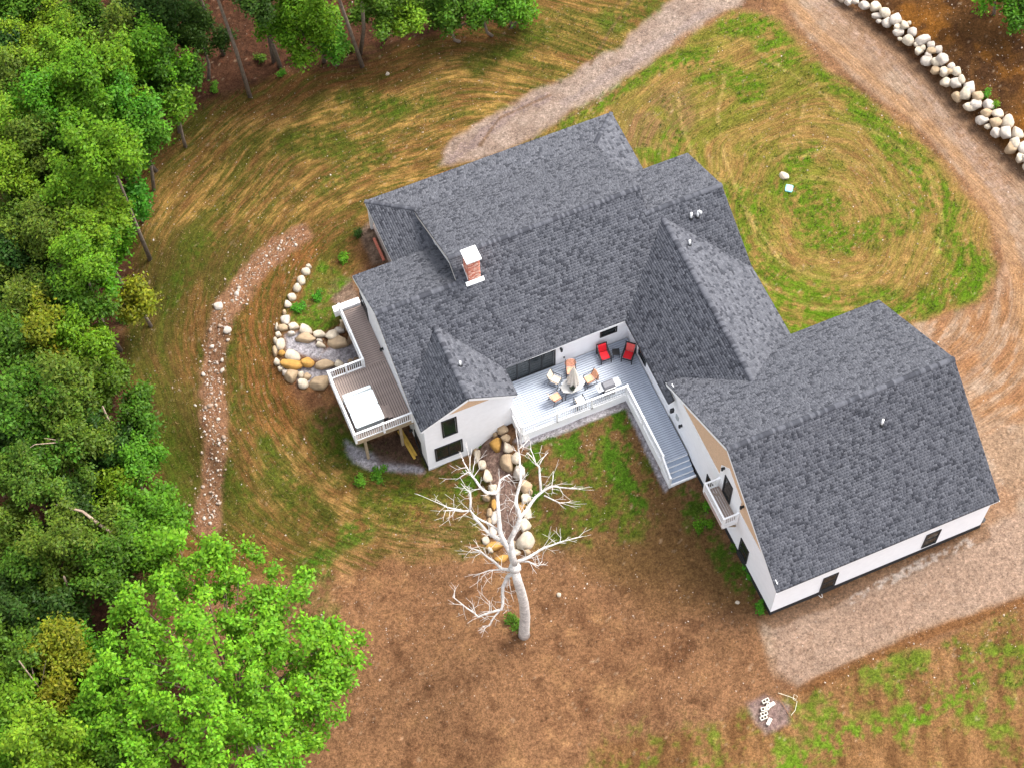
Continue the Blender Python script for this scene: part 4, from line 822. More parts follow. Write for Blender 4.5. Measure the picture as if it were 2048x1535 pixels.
# 2: curved terraces beside the brown deck
w2 = empty('stone_terrace', at(620, 680), 0, 'curved terraces of large tan boulders holding gravel steps left of the brown deck', 'stone wall')
TS = [(272, 42, 24, 17, 'c', -.35), (248, 78, 34, 27, 'c', -.3), (215, 140, 31, 36, 'c', -.3), (187, 193, 31, 30, 'c', -.35), (155, 255, 31, 29, 'c', -.4), (125, 312, 29, 29, 'c', -.5), (100, 365, 16, 22, 't', -.55), (105, 418, 34, 42, 'l', -.4), (90, 475, 42, 26, 't', -.7), (58, 522, 22, 22, 'c', -.8), (46, 468, 14, 26, 'c', -.9), (165, 465, 42, 30, 'c', -.2), (148, 515, 30, 20, 'l', -.55), (248, 492, 46, 42, 'c', -.1), (255, 548, 76, 36, 't', -.55), (345, 520, 50, 30, 'c', -.1), (350, 570, 24, 14, 'l', -.5), (355, 598, 36, 19, 'c', -.7), (443, 525, 56, 42, 'c', -.0), (472, 578, 80, 45, 't', -.45), (490, 490, 40, 26, 'l', -.1), (510, 465, 18, 26, 't', 0), (540, 470, 16, 26, 't', -.05), (565, 555, 22, 40, 'b', -.5), (75, 590, 35, 46, 'c', -.6), (38, 570, 16, 32, 'c', -1.1), (38, 642, 19, 40, 't', -1.2), (50, 718, 26, 26, 'c', -1.4), (76, 762, 26, 20, 'c', -1.6), (85, 655, 26, 22, 'o', -.7), (155, 674, 55, 42, 'c', -.45), (145, 728, 85, 38, 'o', -1.0), (262, 718, 50, 36, 'o', -.8), (380, 734, 72, 36, 't', -.8), (490, 738, 42, 32, 'c', -.9), (570, 715, 26, 17, 't', -.7), (612, 705, 32, 17, 'b', -.7), (150, 806, 50, 50, 't', -1.5), (215, 805, 24, 24, 'c', -1.5), (262, 818, 32, 26, 't', -1.4), (232, 862, 40, 36, 'c', -1.8), (345, 858, 78, 48, 't', -1.5), (110, 790, 24, 20, 'l', -1.8)]
for zx, zy, rx, ry, k, z in TS:
    px, py = 540 + zx / 3.525, 520 + zy / 3.525; kx, ky = rx / 3.525 / PPM * 1.26, ry / 3.525 / PPM * 1.32; kz = max(.26, min(kx, ky) * .95)
    p = at(px, py, kz * .45); stone(w2, (p[0], p[1], p[2] + kz * .45), kx, ky, kz, k)
# 3: boulder borders of the gravel walk
w3 = empty('stone_border', at(965, 980), 0, 'left row of tan boulders edging the gravel walk below the front gable', 'stone wall')
w4 = empty('stone_border', at(1050, 980), 0, 'right row of cream boulders edging the gravel walk below the grey deck', 'stone wall')
B3 = [(150, 205, 16, 30, 't'), (165, 235, 22, 44, 'c'), (192, 288, 25, 30, 'c'), (222, 362, 30, 42, 'c'), (255, 435, 26, 32, 'c'), (222, 486, 28, 22, 't'), (262, 528, 18, 34, 'o'), (235, 578, 20, 30, 't'), (265, 600, 20, 42, 'l'), (235, 632, 18, 30, 't'), (255, 690, 26, 32, 'l'), (212, 742, 22, 26, 'c'), (268, 770, 56, 30, 'o'), (240, 800, 16, 16, 'c'), (305, 850, 46, 22, 'o')]
B4 = [(313, 86, 36, 30, 't'), (266, 86, 13, 13, 't'), (268, 116, 16, 18, 't'), (333, 134, 28, 26, 't'), (275, 168, 42, 42, 'o'), (345, 194, 32, 34, 'c'), (340, 275, 42, 56, 't'), (392, 250, 32, 32, 'c'), (415, 330, 36, 48, 'l'), (446, 414, 42, 40, 't'), (450, 488, 32, 36, 'c'), (480, 450, 13, 18, 't'), (424, 540, 22, 36, 'o'), (460, 582, 26, 42, 'c'), (445, 650, 36, 42, 'c'), (450, 742, 56, 48, 'c'), (380, 770, 24, 26, 't'), (460, 812, 20, 18, 't'), (392, 816, 32, 22, 'c')]
for par, L in ((w3, B3), (w4, B4)):
    for zx, zy, rx, ry, k in L:
        px, py = 900 + zx / 2.975, 830 + zy / 2.975; z = -.9 - .6 * ss(500, 800, zy) if par is w3 else -.15 - 1.1 * float(ss(350, 800, zy))
        if par is w3: z = -1.35 - .15 * float(ss(300, 800, zy))
        kx, ky = rx / 2.975 / PPM * 1.26, ry / 2.975 / PPM * 1.3; kz = max(.28, min(kx, ky)); p = at(px, py, kz * .45); stone(par, (p[0], p[1], p[2] + kz * .45), kx, ky, kz, k)
# single stones
def lone(px, py, r, kind, label, flat=.6):
    p = at(px, py); o = link('boulder', ROCKS[kind][random.randrange(6)]); o.location = (p[0], p[1], p[2] + r * flat * .35); o.scale = (r, r * .85, r * flat); o.rotation_euler = (0, 0, random.uniform(0, 6)); tag(o, label, 'boulder'); return o
lone(1568, 352, .36, 'c', 'single pale boulder on the lawn inside the driveway loop').scale = (.28, .38, .26)
lone(438, 612, .34, 'l', 'whitish rock at the left edge of the stony swale'); lone(455, 660, .30, 'l', 'cream rock at the right edge of the stony swale')
lone(1118, 1188, .16, 'c', 'small cream stone on bare soil right of the dead tree'); lone(1475, 1204, .15, 'c', 'small pale stone on the soil left of the garage corner')
lone(775, 148, .15, 'c', 'small white stone on the lawn edge below the top woods')
bx = empty('utility_box', at(1578, 378), math.radians(-38), 'turquoise square utility lid set in the lawn beside a single boulder', 'utility box')
TURQ = mat('turquoise_plastic', (.22, .50, .55), .45, .08, 10)
MB().prism(rrect(-.23, .23, -.25, .25, .09, -.1), (0, 0, .2)).obj('rim', TURQ, bx, bevel=.015); MB().prism(rrect(-.17, .17, -.19, .19, .06, .1), (0, 0, .025)).obj('lid', mat('pale_turquoise', (.32, .62, .66), .4, .06, 10), bx, bevel=.01); MB().box(-.04, .05, -.13, -.10, .126, .132).obj('slot', BLACK, bx)
# concrete blocks
CON = mat('concrete_block', (.58, .53, .45), .95, .12, 14, fine=.12)
def block_mesh():
    m = MB(); x, y, h = .195, .10, .19
    for a, b, c, d in ((-x, x, -y, -y + .035), (-x, x, y - .035, y), (-x, -x + .035, -y + .035, y - .035), (x - .035, x, -y + .035, y - .035), (-.018, .018, -y + .035, y - .035)): m.box(a, b, c, d, 0, h)
    return m.mesh('concrete_block', CON)
BM = block_mesh()
def zb(x, y): return (1480 + x / 17.06, 1370 + y / 17.06)
for (x, y, rz, tip, lb) in [(865, 545, 3, 0, 'hollow concrete block at the upper end of the small pile'), (1030, 625, 8, 1, 'concrete block lying on its face, second from the top of the pile'), (950, 720, 50, 0, 'hollow concrete block turned diagonally in the pile'), (830, 820, -12, 0, 'hollow concrete block below the diagonal one in the pile'),
                            (815, 990, -4, 0, 'hollow concrete block fifth down, set square beside its neighbour'), (800, 1120, 0, 0, 'hollow concrete block lowest of the upright ones in the pile'), (930, 1225, 38, 1, 'solid-faced concrete block turned askew at the bottom of the pile')]:
    p = at(*zb(x, y)); o = link('concrete_block', BM); o.location = (p[0], p[1], p[2] + (.1 if tip else .01)); o.rotation_euler = (math.radians(90) if tip else 0, 0, math.radians(rz)); tag(o, lb, 'concrete block', 'concrete blocks in the lower right pile')
p1, p2 = at(1552, 1388), at(1582, 1436); rb_ = MB().tube([tuple(p1 + [0, 0, .05]), tuple((p1 + p2) / 2 + [0.02, 0, .06]), tuple(p2 + [0, 0, .05])], .018, 6).obj('iron_rod', mat('rusty_iron', (.22, .10, .05), .8, .3, 9)); tag(rb_, 'thin rusty rod lying on gravel beside the concrete blocks', 'rod')
q = [at(1556, 1385), at(1580, 1393), at(1592, 1398), at(1595, 1392), at(1588, 1388), at(1586, 1398), at(1594, 1402), at(1590, 1420), at(1582, 1430)]
wr = MB().tube([tuple(p + [0, 0, .06]) for p in q], .014, 5).obj('rope', mat('pale_rope', (.6, .55, .42), .9, .1, 9)); tag(wr, 'pale looped cord lying on the soil right of the concrete blocks', 'rope')
hs = MB()
hp = at(1640, 1188); hs.tube([(hp[0] + .1 * math.cos(t) * (1 + .2 * math.sin(3 * t)), hp[1] + .2 * math.sin(t), hp[2] + .05) for t in np.linspace(0, 9, 26)], .02, 6); tag(hs.obj('hose', mat('pale_hose', (.7, .68, .66), .6)), 'pale coiled hose at the foot of the garage wall', 'hose')

# ================================================================== SMALL STONES, GRASS
def scatter_stones(name, P, S, cols, label, zsq=.6, V0=IV1, F0=IF1):
    n = len(P); k = len(V0); var = []
    for j in range(6):
        rg = np.random.default_rng(900 + j); V = V0 * (1 + (rg.random((k, 1)) - .5) * .45); var.append(V)
    V = np.empty((n, k, 3)); C = np.empty((n, k, 3))
    for i in range(n):
        a = RNG.random() * 6.28; c, s_ = math.cos(a), math.sin(a); v = var[i % 6] * [1, .6 + .4 * RNG.random(), zsq]; V[i, :, 0] = v[:, 0] * c - v[:, 1] * s_; V[i, :, 1] = v[:, 0] * s_ + v[:, 1] * c; V[i, :, 2] = v[:, 2]
        V[i] = V[i] * S[i] + P[i]; C[i] = cols[i]
    F_ = (F0[None] + (np.arange(n) * k)[:, None, None]).reshape(-1, 3)
    o = link(name, npmesh(name, V.reshape(-1, 3), [F_], STONE, C.reshape(-1, 3))); tag(o, label, None, None, 'stuff'); return o
def along(px, n, width):
    P = polyxy(px); L = np.cumsum([0] + [np.linalg.norm(P[i + 1] - P[i]) for i in range(len(P) - 1)]); t = RNG.random(n) * L[-1]
    x = np.interp(t, L, P[:, 0]); y = np.interp(t, L, P[:, 1]); return x + RNG.normal(0, width, n), y + RNG.normal(0, width, n)
x, y = along(SWPX, 900, .42); s_ = np.exp(RNG.normal(-3.2, .6, len(x))).clip(.015, .20); z = gsample(Z, x, y)
pal = np.array([(.62, .53, .44), (.5, .4, .31), (.68, .6, .52), (.42, .31, .23), (.56, .44, .36)])
scatter_stones('swale_stones', np.stack([x, y, z + s_ * .2], 1), s_, pal[RNG.integers(0, 5, len(x))] * .6, 'small stones lining the dry swale that curves past the woods')
n = 16000; u_ = RNG.uniform(-32, 34, n); v_ = RNG.uniform(-24, 28, n); x = cxy[0] + u_ * UA[0] + v_ * VA[0]; y = cxy[1] + u_ * UA[1] + v_ * VA[1]
dirt = 1 - np.maximum.reduce([GREEN * .8, wood * .8, GRAV, drv * .75]); pr = gsample(dirt, x, y) * (.25 + .75 * (vn(x * .6, y * .6, 301) > .45)); keep = (RNG.random(n) < pr) & ~((x > -14) & (x < 13.3) & (y > 8) & (y < 26)) & ~((x > 0) & (x < 13.3) & (y > -6.6) & (y < 8)) & ~((x > -17) & (x < -13) & (y > 11.5) & (y < 21))
x, y = x[keep], y[keep]; s_ = np.exp(RNG.normal(-3.75, .42, len(x))).clip(.012, .09); z = gsample(Z, x, y)
scatter_stones('loose_stones', np.stack([x, y, z + s_ * .2], 1), s_, pal[RNG.integers(0, 5, len(x))] * RNG.uniform(.35, .85, (len(x), 1)), 'loose pebbles scattered over the bare soil')
GRASSM = leaf_mat('grass_blades', (1, 1, 1))
def tufts(x, y, hgt, cols, name, label, blades=6, wd=.016, spread=.07, lean=.6):
    n = len(x); z = gsample(Z, x, y); V = np.empty((n * blades, 4, 3)); C = np.empty((n * blades, 4, 3))
    for b in range(blades):
        a = RNG.random(n) * 6.28; r = RNG.random(n) * spread; bx_, by_ = x + r * np.cos(a), y + r * np.sin(a); a2 = RNG.random(n) * 6.28; L = hgt * RNG.uniform(.6, 1.2, n); ln = lean * RNG.uniform(.3, 1.2, n)
        dx, dy = np.cos(a2), np.sin(a2); sx, sy = -dy * wd, dx * wd; i = slice(b * n, (b + 1) * n)
        V[i, 0] = np.stack([bx_ - sx, by_ - sy, z - .02], 1); V[i, 1] = np.stack([bx_ + sx, by_ + sy, z - .02], 1)
        V[i, 2] = np.stack([bx_ + dx * L * ln + sx * .6, by_ + dy * L * ln + sy * .6, z + L * .8], 1); V[i, 3] = np.stack([bx_ + dx * L * ln * 1.2 - sx * .4, by_ + dy * L * ln * 1.2 - sy * .4, z + L * .85], 1)
        C[i] = (cols * RNG.uniform(.75, 1.25, (n, 1)))[:, None, :]
    F_ = np.arange(n * blades * 4).reshape(-1, 4); o = link(name, npmesh(name, V.reshape(-1, 3), [F_], GRASSM, C.reshape(-1, 3))); tag(o, label, None, None, 'stuff')
n = 110000; u_ = RNG.uniform(-32, 34, n); v_ = RNG.uniform(-24, 28, n); x = cxy[0] + u_ * UA[0] + v_ * VA[0]; y = cxy[1] + u_ * UA[1] + v_ * VA[1]
def clear(x, y): return ~((x > -13.5) & (x < 7.8) & (y > 9.9) & (y < 24)) & ~((x > .1) & (x < 13.3) & (y > -6.6) & (y < 12)) & ~((x > -8.1) & (x < .2) & (y > 8.5) & (y < 12.1)) & ~((x > -1.6) & (x < .2) & (y > 2.5) & (y < 9))
gq = gsample(GREEN, x, y); keep = (RNG.random(n) < gq * .55) & clear(x, y); x, y = x[keep], y[keep]
gc = np.array([(.075, .11, .02), (.10, .125, .025), (.13, .13, .035), (.06, .095, .016)])
tufts(x, y, RNG.uniform(.05, .12, len(x)), gc[RNG.integers(0, 4, len(x))], 'grass', 'thin green grass growing in streaks over the yard', 5, .018, .09)
n = 30000; u_ = RNG.uniform(-32, 34, n); v_ = RNG.uniform(-24, 28, n); x = cxy[0] + u_ * UA[0] + v_ * VA[0]; y = cxy[1] + u_ * UA[1] + v_ * VA[1]
keep = (RNG.random(n) < gsample(np.maximum(left, ri) * (1 - np.maximum.reduce([drv, spur, sw, wood, GRAV])), x, y) * .5) & clear(x, y); x, y = x[keep], y[keep]
tufts(x, y, RNG.uniform(.04, .09, len(x)), np.array([(.28, .20, .09)]) * RNG.uniform(.7, 1.2, (len(x), 1)), 'dry_grass', 'dry straw-coloured grass stubble on the lawns', 4, .014, .1, 1.2)

# ================================================================== TREES
LM = {'lime': leaf_mat('lime_leaf', (.47, .86, .045)), 'bright': leaf_mat('bright_leaf', (.33, .76, .035)), 'mid': leaf_mat('mid_leaf', (.22, .47, .035)), 'olive': leaf_mat('olive_leaf', (.29, .48, .045)), 'dark': leaf_mat('dark_leaf_green', (.12, .27, .035)), 'yellow': leaf_mat('yellow_leaf', (.60, .68, .04)), 'emerald': leaf_mat('emerald_leaf', (.24, .72, .045))}
def leaves(C, per, sig, size, rg, base=.24):
    """leaf quads in clumps round the centres C"""
    n = len(C) * per; c = np.repeat(C, per, 0)
    p = c + rg.normal(size=(n, 3)) * sig * [.9, .9, 1.15]
    a = rg.random(n) * 2 * np.pi; tilt = rg.normal(0, .55, n); L = size * rg.uniform(.7, 1.3, n); W = L * .55
    d = np.stack([np.cos(a), np.sin(a), -.25 + .5 * tilt], 1); d /= np.linalg.norm(d, axis=1)[:, None]
    out = p - c; out[:, 2] += .6; up = out / np.linalg.norm(out, axis=1)[:, None] + rg.normal(0, .35, (n, 3)); s_ = np.cross(d, up); s_ /= np.linalg.norm(s_, axis=1)[:, None]
    V = np.stack([p, p + d * L[:, None] * .5 + s_ * W[:, None] * .5, p + d * L[:, None], p + d * L[:, None] * .5 - s_ * W[:, None] * .5], 1)
    tone = base * np.repeat(rg.uniform(.75, 1.25, len(C)), per) * rg.uniform(.65, 1.35, n); col = tone[:, None] * (1 + (rg.random((n, 3)) - .5) * [.35, .08, .3])
    return V.reshape(-1, 3), np.repeat(col, 4, 0)
def crown_mesh(seed, R, H, ncl, per=95, sig=.25, size=.21):
    rg = np.random.default_rng(seed); C = []; limbs = []
    nl = max(7, int(R * 4))
    for k in range(nl):
        a = 2 * math.pi * (k / nl) + rg.uniform(-.4, .4); el = rg.uniform(.05, 1.35); rad = R * rg.uniform(.65, 1.08)
        tip = np.array([math.cos(a) * math.cos(el) * rad, math.sin(a) * math.cos(el) * rad, -H * .25 + math.sin(el) * H * .72 * rg.uniform(.8, 1.15)]); limbs.append(tip)
        st = np.array([0, 0, -H * .45]); m_ = max(3, ncl // nl)
        for t in rg.uniform(.45, 1.05, m_):
            q = st + (tip - st) * t + rg.normal(size=3) * [.13 * R, .13 * R, .3]; C.append(q)
    C = np.array(C); V, col = leaves(C, per, sig, size, rg)
    me = npmesh('crown', V, [np.arange(len(V)).reshape(-1, 4)], LM['mid'], col)
    tm = MB()
    for tip in limbs:
        m_ = tip * .5 + np.array([0, 0, -H * .30]); tm.tube([(0, 0, -H * .5), tuple(m_), tuple(tip * .92)], [.06, .04, .012], 5, False)
    return me, tm.mesh('limbs', BARK)
CR = {'s': [crown_mesh(500 + i, 1.3, 2.6, 34, 85) for i in range(2)], 'm': [crown_mesh(520 + i, 2.05, 3.9, 64, 125) for i in range(5)], 'b': [crown_mesh(540 + i, 2.7, 4.9, 100, 130) for i in range(5)]}
SZ = {'s': 1.35, 'm': 2.2, 'b': 3.0}; HH = {'s': 2.6, 'm': 3.8, 'b': 4.8}
NT = [0]
def tree(px, py, up, size, kind, label, base=None, sc=1.0, group='woodland trees', name='tree', trunk_r=.13):
    NT[0] += 1; rg = random.Random(NT[0] * 31)
    c = at(px, py, up)                                  # crown centre, `up` above the ground
    b = at(*base) if base else np.array([c[0] + rg.uniform(-.6, .6), c[1] + rg.uniform(-.6, .6), 0]); 
    if not base: b[2] = float(hg(b[0], b[1]))
    t = empty(name, b, 0, label, 'tree', group)
    top = Vector((c[0], c[1], c[2] + up)) - Vector(b); me, lm = rg.choice(CR[size])
    o = link('crown', me, t); o.location = top; rz = rg.uniform(0, 6.28); o.rotation_euler = (rg.uniform(-.12, .12), rg.uniform(-.12, .12), rz); s_ = sc * rg.uniform(.92, 1.1); o.scale = (s_, s_, s_ * rg.uniform(.9, 1.15))
    o.material_slots[0].link = 'OBJECT'; o.material_slots[0].material = LM[kind]
    lb = top - Vector((0, 0, HH[size] * .5 * s_)); k = Vector((rg.uniform(-.35, .35), rg.uniform(-.35, .35), 0))
    MB().tube([(0, 0, -.2), tuple(lb * .4 + k), tuple(lb * .75 + k * .6), tuple(lb), tuple(top)], [trunk_r * 1.25, trunk_r, trunk_r * .8, trunk_r * .6, .03], 7).obj('trunk', BARK, t, True)
    l2 = link('limb', lm, t); l2.location = top; l2.rotation_euler = o.rotation_euler; l2.scale = o.scale
    return t
TREES = [
 (25, 15, 8, 'b', 'mid', 'mid green tree in the very top left corner of the woods'), (85, 62, 8.5, 'b', 'lime', 'yellow-lime spiky crown near the top left corner'), (168, 25, 8, 'm', 'mid', 'leafy green crown touching the top edge, third from the corner'),
 (250, 20, 7, 'b', 'dark', 'dark green crown at the top edge above the bright lime crowns'), (318, 32, 7, 'm', 'dark', 'dark crown at the top edge left of the tall bare trunks'), (395, 55, 5, 'm', 'dark', 'shaded dark crown behind the two tall leaning trunks'),
 (15, 130, 7, 'm', 'dark', 'dark crown cut by the left edge below the corner tree'), (130, 105, 8.5, 'm', 'lime', 'lime crown second in from the top left corner'), (155, 160, 9, 'b', 'bright', 'broad bright green crown in the middle of upper left woods'),
 (215, 150, 8.5, 'm', 'bright', 'rounded bright crown right of the broad upper left one'), (238, 85, 7.5, 'm', 'olive', 'olive crown under the top edge, over a dark gap'), (295, 110, 7.5, 'm', 'bright', 'bright crown beside the short pale trunk near the top'),
 (330, 140, 6, 'm', 'mid', 'thin green crown at woods edge opposite the brown leaf litter'), (350, 205, 4.5, 's', 'lime', 'small speckled lime crown at the upper woods edge'), (45, 180, 7.5, 'b', 'olive', 'olive crown at the left edge above the pale yellow tops'),
 (95, 215, 8, 'm', 'bright', 'bright crown left of the centre of the upper woods'), (185, 225, 8, 'b', 'bright', 'large fresh green crown at the heart of the upper woods'), (255, 225, 7, 'm', 'emerald', 'emerald crown above the lawn corner of the upper woods'),
 (285, 268, 6, 'm', 'emerald', 'emerald crown nearest the lawn at the upper woods corner'), (15, 255, 7.5, 'm', 'lime', 'lime crown cut by the left edge, second quarter down'), (70, 285, 7.5, 'm', 'olive', 'olive crown with yellow tips near the left edge'),
 (125, 285, 6.5, 'b', 'mid', 'shaded mid green crown behind the olive left edge tree'), (185, 320, 7, 'm', 'bright', 'bright crown above the tall lime column of leaves'), (25, 345, 7.5, 'm', 'lime', 'pale lime crown on the left edge level with the roof peak'),
 (62, 400, 6.5, 'b', 'mid', 'mid green crown on the left level with the porch roof'), (215, 300, 11.5, 'm', 'bright', 'tall tree whose thick grey trunk stands bare at the lawn edge', (300, 518)), (268, 400, 2.2, 's', 'emerald', 'small emerald sapling beside the thick bare trunk'),
 (150, 395, 9, 'm', 'lime', 'upper part of the tall lime tree nearest the lawn'), (185, 450, 8.5, 'b', 'lime', 'broad bright lime crown just left of the thick bare grey trunk'), (90, 480, 8, 'b', 'olive', 'broad olive crown left of the tall lime tree'),
 (205, 520, 6.5, 'm', 'bright', 'bright crown reaching the lawn below the foot of the thick grey trunk'), (25, 530, 6, 'm', 'dark', 'dark crown on the left edge level with the chimney'), (55, 610, 7, 'm', 'olive', 'olive crown on left edge level with the stone terrace'),
 (150, 590, 7, 'm', 'mid', 'mid green crown behind the slim leaning trunk'), (160, 520, 9.5, 'm', 'bright', 'slim tree with bright crown and slender bare trunk by the brown lawn', (242, 700)), (268, 598, 3.5, 's', 'yellow', 'small yellow-green sapling reaching out over the brown lawn'),
 (20, 690, 7, 'm', 'mid', 'mid green crown cut by the left edge below the dark gap'), (85, 670, 6.5, 'm', 'yellow', 'yellowish thin crown right of the left edge crown'), (110, 715, 5.5, 's', 'yellow', 'small yellow crown with twiggy bare stems'),
 (165, 690, 6, 'm', 'bright', 'wide bright crown at lawn edge level with the hot tub'), (195, 755, 4, 'm', 'mid', 'low mid green crown at the lawn edge below the slim trunk'), (130, 775, 7, 'm', 'olive', 'olive crown over a thin fallen stem'),
 (55, 820, 8, 'b', 'mid', 'large mid green crown at left edge level with front gable'), (140, 840, 7.5, 'b', 'olive', 'large olive crown behind the grey leaning snag'), (205, 890, 4.5, 'm', 'dark', 'dark crown between the two bare leaning trunks'),
 (275, 800, 3.5, 's', 'mid', 'thin crown at the lawn edge beside orange leaf litter', (262, 905)), (270, 850, 3.5, 's', 'mid', 'low leafy crown at the lawn edge just above the bright bush'), (265, 930, 4, 'm', 'emerald', 'bright emerald crown beside the stony swale'),
 (235, 985, 4, 's', 'lime', 'small lime crown left of the emerald one'), (20, 900, 6, 'm', 'dark', 'dark crown at the left edge over the pale snag limb'), (65, 960, 7.5, 'b', 'olive', 'olive crown over dark gap, left edge below mid height'), (150, 1000, 4.5, 'm', 'dark', 'dark low crown behind the long fallen trunk'),
 (305, 1030, 4, 'm', 'emerald', 'emerald bushy crown at the lawn edge above the fallen trunk tip'), (20, 1060, 7, 'm', 'olive', 'olive crown cut by the left edge below the fallen trunk level'), (130, 1090, 8, 'b', 'olive', 'broad olive crown directly below the fallen trunk'),
 (60, 1140, 7, 'm', 'mid', 'mid green crown on the left, right below the olive edge crown'), (225, 1130, 6, 'b', 'mid', 'mid green crown between fallen trunk and the big ash'), (305, 1120, 5, 'm', 'bright', 'bright crown touching the top of the big foreground tree'),
 (40, 1215, 6.5, 'b', 'dark', 'dark crown at the lower left edge over black gap'), (120, 1230, 6, 'm', 'dark', 'dark crown right of the lower left edge crown'), (40, 1310, 7, 'b', 'mid', 'mid green crown with bare forked limbs on lower left edge'),
 (130, 1300, 7.5, 'm', 'yellow', 'yellow-lime crown in the lower left woods'), (115, 1385, 6.5, 's', 'yellow', 'small yellow crown below the yellow-lime one'), (200, 1340, 5, 'm', 'bright', 'bright crown left of the big foreground tree'),
 (25, 1420, 7, 'm', 'bright', 'fresh green crown on the left edge near the bottom corner'), (195, 1430, 6, 'm', 'bright', 'bright crown at lower left between lime crown and big tree'), (90, 1500, 8, 'b', 'lime', 'dense lime crown at the bottom left corner'), (15, 1500, 7, 'm', 'bright', 'bright crown in the very bottom left corner'), (230, 1520, 5, 'b', 'mid', 'mid green crown at the bottom edge left of the big tree'),
 (405, -100, 13, 'm', 'mid', 'tall tree with slender bare trunk rooted at the lawn edge', (500, 193)), (370, -90, 12, 'm', 'dark', 'tall tree with curved trunk beside the slender one', (447, 108)), (515, -30, 9, 'm', 'dark', 'dark crown at the top edge left of the bright crowns', (561, 134)),
 (525, -75, 10, 's', 'dark', 'slim tree with shaded crown over leaf litter at the top', (548, 124)), (575, 30, 5.5, 'm', 'bright', 'bright crown at top edge, left one of the pair', (590, 110)), (625, 50, 5.5, 'm', 'bright', 'bright crown at top edge with curved grey stem', (648, 122)),
 (660, 85, 3, 's', 'emerald', 'small bright sapling below the bright top pair'), (655, -90, 13, 'm', 'mid', 'tall brown-trunked tree leaning at the top woods corner', (725, 132)), (712, -80, 12, 'm', 'mid', 'straight-trunked tree right behind the leaning brown one', (720, 105)),
 (775, 20, 4.5, 'm', 'mid', 'mid green crown at top edge right of brown trunks', (768, 76)), (812, 30, 4, 's', 'lime', 'small lime crown at the top edge over leaf litter', (818, 52)), (900, 12, 3.5, 'm', 'mid', 'sparse crown at top edge over reddish brush'),
 (1012, 5, 3.5, 's', 'emerald', 'small green tree at the top edge right end of the woods', (1023, 47)), (965, 5, 3, 's', 'bright', 'small bright bush at the top edge beside the end tree'), (1040, 12, 2.5, 's', 'bright', 'low bright bush at the rightmost end of top woods'), (2040, 15, 2.2, 's', 'emerald', 'emerald bush at the top right corner above boulder wall'), (2000, -30, 3, 's', 'bright', 'bright bush on the bank above the boulder wall')]
for T in TREES:
    tree(*T[:6], base=T[6] if len(T) > 6 else None, trunk_r=.12 if len(T) > 6 else .10)
# the big foreground tree
def big_tree():
    rg = np.random.default_rng(77); c = at(430, 1310, 9.0); b = at(560, 1585); zt = c[2] + 9.0
    t = empty('ash_tree', b, 0, 'big bright green foreground tree with airy tufted crown, lower left', 'tree'); C = []; tips = []
    for px, py, up in [(355, 1085, 9.5), (440, 1090, 9), (480, 1110, 8.5), (400, 1130, 9.5), (330, 1150, 9), (450, 1150, 8.5), (560, 1180, 7.5), (590, 1160, 7), (510, 1200, 8.5), (270, 1200, 9), (350, 1220, 10.5), (300, 1260, 10), (380, 1260, 11), (490, 1240, 9), (540, 1240, 8), (240, 1230, 8), (430, 1320, 11.5), (360, 1330, 11.5), (470, 1300, 10), (520, 1310, 9), (560, 1290, 8.5), (260, 1310, 10), (310, 1360, 11), (390, 1400, 11.5), (440, 1390, 11), (490, 1370, 10), (550, 1370, 9), (600, 1290, 7), (660, 1290, 6), (690, 1310, 5.5), (650, 1340, 6), (700, 1350, 5), (600, 1390, 7), (640, 1430, 6), (680, 1330, 5.5), (650, 1390, 6), (570, 1440, 8), (520, 1430, 9), (460, 1450, 10), (400, 1460, 10.5), (340, 1440, 10.5), (280, 1420, 9.5), (230, 1400, 8.5), (200, 1350, 8), (250, 1480, 8.5), (310, 1500, 9), (370, 1520, 9), (440, 1510, 9), (500, 1500, 8.5), (560, 1500, 7.5), (610, 1470, 6.5), (180, 1460, 7.5), (550, 1540, 7), (480, 1560, 8), (300, 1560, 8), (640, 1260, 6), (420, 1210, 10)]:
        q = at(px, py, up); q = np.array([q[0], q[1], q[2] + up]); tips.append(q)
        for k in range(5): C.append(q + rg.normal(size=3) * [.55, .55, .5])
    for q in tips:
        for k in range(2): C.append(q + (np.array([c[0], c[1], q[2]]) - q) * rg.uniform(.05, .4) + np.array([rg.normal() * .6, rg.normal() * .6, -rg.uniform(1.2, 3.0)]))
    C = np.array(C) - b; V, col = leaves(C, 100, .24, .24, rg, .33)
    o = link('crown', npmesh('crown', V, [np.arange(len(V)).reshape(-1, 4)], LM['bright'], col), t)
    f = Vector((c[0], c[1], zt - 4.5)) - Vector(b)
    MB().tube([(0, 0, -.3), tuple(f * .35), tuple(f * .7), tuple(f)], [.34, .3, .25, .16], 10).obj('trunk', mat('brown_bark', (.17, .12, .095), .95, .3, 6, bump=.6, bscale=14), t, True)
    for q in tips[::1]:
        d = Vector(q) - Vector(b); m_ = f.lerp(d, .5) + Vector((0, 0, -.5)); MB().tube([tuple(f * .8), tuple(m_), tuple(d)], [.07, .04, .012], 5, False).obj('branch', MAT['brown_bark'], t)
big_tree()
